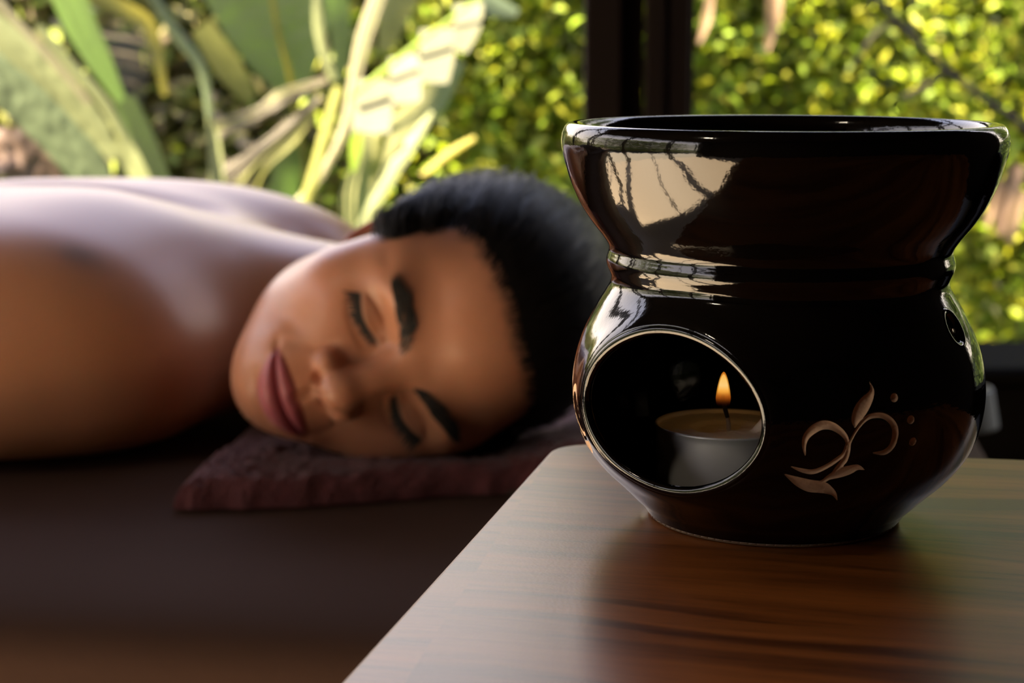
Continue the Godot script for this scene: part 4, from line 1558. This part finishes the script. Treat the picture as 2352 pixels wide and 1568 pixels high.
	for k in 34:
		var s := rng.randf_range(-1, 1)
		var wob := rng.randf_range(-14, 14)
		if k % 2:
			leaf_part(d, "strip", [[750, 182 + s * 8], [650 + wob, 218 + s * 16], [585, 262 + s * 20], [490 + wob, 295 + s * 24]], [3, 4, 4, 2], -3.3 + rng.randf_range(-0.06, 0.06), "leaf_dry" if k % 3 else "leaf_olive", -0.3, 0.3)
		else:
			leaf_part(d, "strip", [[735, 230 + s * 14], [665 + wob, 300 + s * 26], [600 + wob, 355 + s * 32], [530 + s * 60, 420 + s * 20]], [3, 4, 4, 2], -3.3 + rng.randf_range(-0.06, 0.06), "leaf_dry" if k % 3 else "leaf_olive", -0.3, 0.3)
	var d2 := thing("dry_palm", "dry brown frond with fine ribs beside the vivid green blade", "plant", at(300, 1150, -3.6))
	for k in 18:
		leaf_part(d2, "strip", [[230 + k * 2, 70 + k * 9], [300, 80 + k * 9], [360 - k * 2, 96 + k * 9]], [3, 4, 2], -3.6 + rng.randf_range(-0.1, 0.1), "leaf_dry", -0.2, 0.1)
	# branch, twigs and hanging husks on the right
	var e := thing("branch", "bare dark branch slanting down across the leaves at upper right", "branch", at(2060, 40, -3.6))
	var bm := MB.new()
	var bp := PackedVector3Array()
	var br := PackedFloat32Array()
	for q in spline(px_path([[1960, -60], [2060, 50], [2150, 140], [2240, 215], [2330, 275], [2420, 350]], -3.6), 6):
		bp.append(q - e.position)
		br.append(0.0075)
	bm.tube(bp, br, 8)
	put("bough", bm.done(), M.bark, e)
	for tw in [[[2175, 165], [2120, 200], [2070, 225]], [[2060, 45], [2010, 80], [1960, 150]]]:
		var tm := MB.new()
		var tp := PackedVector3Array()
		var tr := PackedFloat32Array()
		for q in spline(px_path(tw, -3.6), 4):
			tp.append(q - e.position)
			tr.append(0.006)
		tm.tube(tp, tr, 6)
		put("twig", tm.done(), M.leaf_dry, e)
	var hu := thing("dry_leaf", "pale dry leaf hanging at the top edge right of the window post", "leaf", at(1775, -40, -3.3))
	leaf_part(hu, "blade", [[1780, -90], [1782, -20], [1778, 50], [1762, 118]], [12, 20, 18, 5], -3.3, "husk", 0.4, 0.05)
	var hu2 := thing("dry_leaf", "small dry leaf tip close beside the window post", "leaf", at(1620, -10, -3.4))
	leaf_part(hu2, "blade", [[1636, -40], [1626, 40], [1606, 100]], [8, 12, 4], -3.4, "husk", 0.3, 0.05)
	var hu3 := thing("dry_leaf", "cluster of reddish dry leaves at the right edge beside the bowl", "leaf", at(2300, 430, -3.3))
	leaf_part(hu3, "blade", [[2340, 380], [2315, 450], [2295, 540]], [14, 26, 8], -3.3, "leaf_brown", 0.3, 0.1)
	leaf_part(hu3, "blade", [[2290, 400], [2280, 470], [2265, 520]], [8, 14, 5], -3.32, "husk", 0.3, 0.1)
	leaf_part(hu3, "blade", [[2352, 440], [2330, 500], [2318, 560]], [10, 18, 6], -3.28, "husk", 0.3, 0.1)
	# shrubs of small leaves behind
	var lime := [[0.21, 0.27, 0.006], [0.16, 0.24, 0.008], [0.27, 0.28, 0.008], [0.13, 0.20, 0.010], [0.18, 0.24, 0.03], [0.20, 0.21, 0.02]]
	var deep := [[0.045, 0.075, 0.010], [0.06, 0.085, 0.012], [0.035, 0.06, 0.010]]
	var olive := [[0.200, 0.206, 0.050], [0.150, 0.188, 0.025], [0.250, 0.225, 0.088], [0.125, 0.156, 0.025], [0.237, 0.188, 0.112]]
	shrub("leafy_shrub", "yellow-green fine-leaved shrub left of the window post", at(1180, 260, -4.2), Vector3(0.42, 0.75, 0.30), 24000, 0.031, lime, 31, 5)
	shrub("leafy_shrub", "yellow-green fine-leaved shrub right of the window post above the bowl", at(1760, 300, -4.25), Vector3(0.42, 0.80, 0.30), 26000, 0.031, lime, 32, 5)
	shrub("leafy_shrub", "yellow-green fine-leaved shrub at the right edge past the burner", at(2350, 330, -4.05), Vector3(0.42, 0.85, 0.30), 26000, 0.031, lime, 33, 5)
	shrub("olive_shrub", "olive tangle of leaves at far left behind the banana plant", at(120, 260, -4.3), Vector3(0.55, 0.55, 0.30), 17000, 0.042, olive, 34, 4, 1.4)
	shrub("olive_shrub", "olive tangle of leaves behind the big upright leaf", at(720, 260, -4.4), Vector3(0.55, 0.55, 0.30), 17000, 0.042, olive, 35, 4, 1.4)
	shrub("tall_shrub", "dark leafy backdrop of bushes far behind at left", at(400, 230, -6.0), Vector3(1.6, 0.62, 0.5), 9000, 0.085, olive, 36, 5)
	shrub("tall_shrub", "green leafy backdrop of bushes far behind at right", at(1800, 50, -6.0), Vector3(1.6, 1.3, 0.5), 9000, 0.085, lime, 37, 5)
	shrub("tall_shrub", "green leafy backdrop of bushes farthest to the right beyond the frame", Vector3(3.6, 1.0, -4.6), Vector3(1.3, 1.6, 0.6), 8000, 0.10, deep, 39, 5)
	shrub("tall_tree_crown", "tall green tree crown at right rear above the frame, behind the shrubs", Vector3(1.55, 2.9, -5.8), Vector3(1.2, 1.5, 0.6), 9000, 0.12, deep, 40, 3)
	shrub("tall_tree_crown", "tall green tree crown farther right above the frame, behind the shrubs", Vector3(3.9, 3.0, -5.2), Vector3(1.3, 1.7, 0.6), 9000, 0.12, deep, 41, 3)
	shrub("olive_shrub", "olive tangle of leaves beyond the left edge of the frame", Vector3(-2.15, 0.55, -4.3), Vector3(0.6, 0.6, 0.35), 8000, 0.05, olive, 42, 4, 1.4)
	shrub("tall_shrub", "dark leafy bushes far beyond the left edge of the frame", Vector3(-4.2, 0.75, -5.4), Vector3(1.3, 0.8, 0.5), 8000, 0.085, olive, 43, 5)
	shade_tree()
	shrub("side_hedge", "green hedge beyond the terrace on the open left side", Vector3(-7.5, 1.5, 0.0), Vector3(0.7, 1.75, 5.5), 16000, 0.17, lime, 38, 6)

func shade_tree() -> void:
	var o := thing("shade_tree", "tall tree left of the garden outside the frame, casting dappled shade", "tree", Vector3(-5.0, 0.0, -3.9))
	var rng := RandomNumberGenerator.new()
	rng.seed = 77
	var tm := MB.new()
	tm.tube(PackedVector3Array([Vector3(0, -0.2, 0), Vector3(0.1, 1.5, 0.1), Vector3(0.3, 3.2, 0.4), Vector3(0.7, 4.6, 1.0)]), PackedFloat32Array([0.22, 0.17, 0.14, 0.08]), 12)
	put("trunk", tm.done(), M.bark, o)
	for q in [[Vector3(0.3, 3.2, 0.4), Vector3(1.6, 4.4, 0.9), Vector3(3.0, 4.8, 1.2)], [Vector3(0.5, 4.0, 0.7), Vector3(1.0, 4.8, 1.3), Vector3(1.8, 5.1, 1.7)], [Vector3(0.2, 2.8, 0.3), Vector3(-0.3, 4.2, 0.8), Vector3(-0.5, 4.9, 1.2)]]:
		var bm := MB.new()
		bm.tube(PackedVector3Array(q), PackedFloat32Array([0.10, 0.06, 0.02]), 8)
		put("bough", bm.done(), M.bark, o)
	var mm := MultiMesh.new()
	mm.transform_format = MultiMesh.TRANSFORM_3D
	mm.use_colors = true
	mm.mesh = small_leaf()
	mm.instance_count = 1000
	for k in 1000:
		var an := rng.randf() * TAU
		var r := sqrt(rng.randf())
		var p := Vector3(1.6 + cos(an) * r * 2.3, 4.9 + rng.randfn(0, 0.3), 1.0 + sin(an) * r * 1.1)
		var s := 0.17 * rng.randf_range(0.7, 1.3)
		# the crown is open in two places, where the sun comes through onto the banana leaves
		var gap := false
		for g2 in [[at(945, 160, -3.1), 0.30], [at(110, 170, -3.1), 0.16]]:
			var rel: Vector3 = p + o.position - g2[0]
			var sd := Vector3(-0.90, 1.0, 0.22).normalized()
			if (rel - sd * rel.dot(sd)).length() < g2[1]: gap = true
		if gap: p += Vector3(-0.4, 0.9, -1.6)
		var b := Basis.from_euler(Vector3(rng.randf_range(-1.2, 1.2) - PI / 2.0, rng.randf() * TAU, rng.randf_range(-0.6, 0.6))).scaled(Vector3.ONE * s)
		mm.set_instance_transform(k, Transform3D(b, p))
		var g := rng.randf_range(0.7, 1.2)
		mm.set_instance_color(k, Color(0.06 * g, 0.11 * g, 0.012 * g))
	var mi := MultiMeshInstance3D.new()
	mi.name = "crown"
	mi.multimesh = mm
	mi.material_override = M.foliage
	mi.set_meta("kind", "stuff")
	o.add_child(mi)
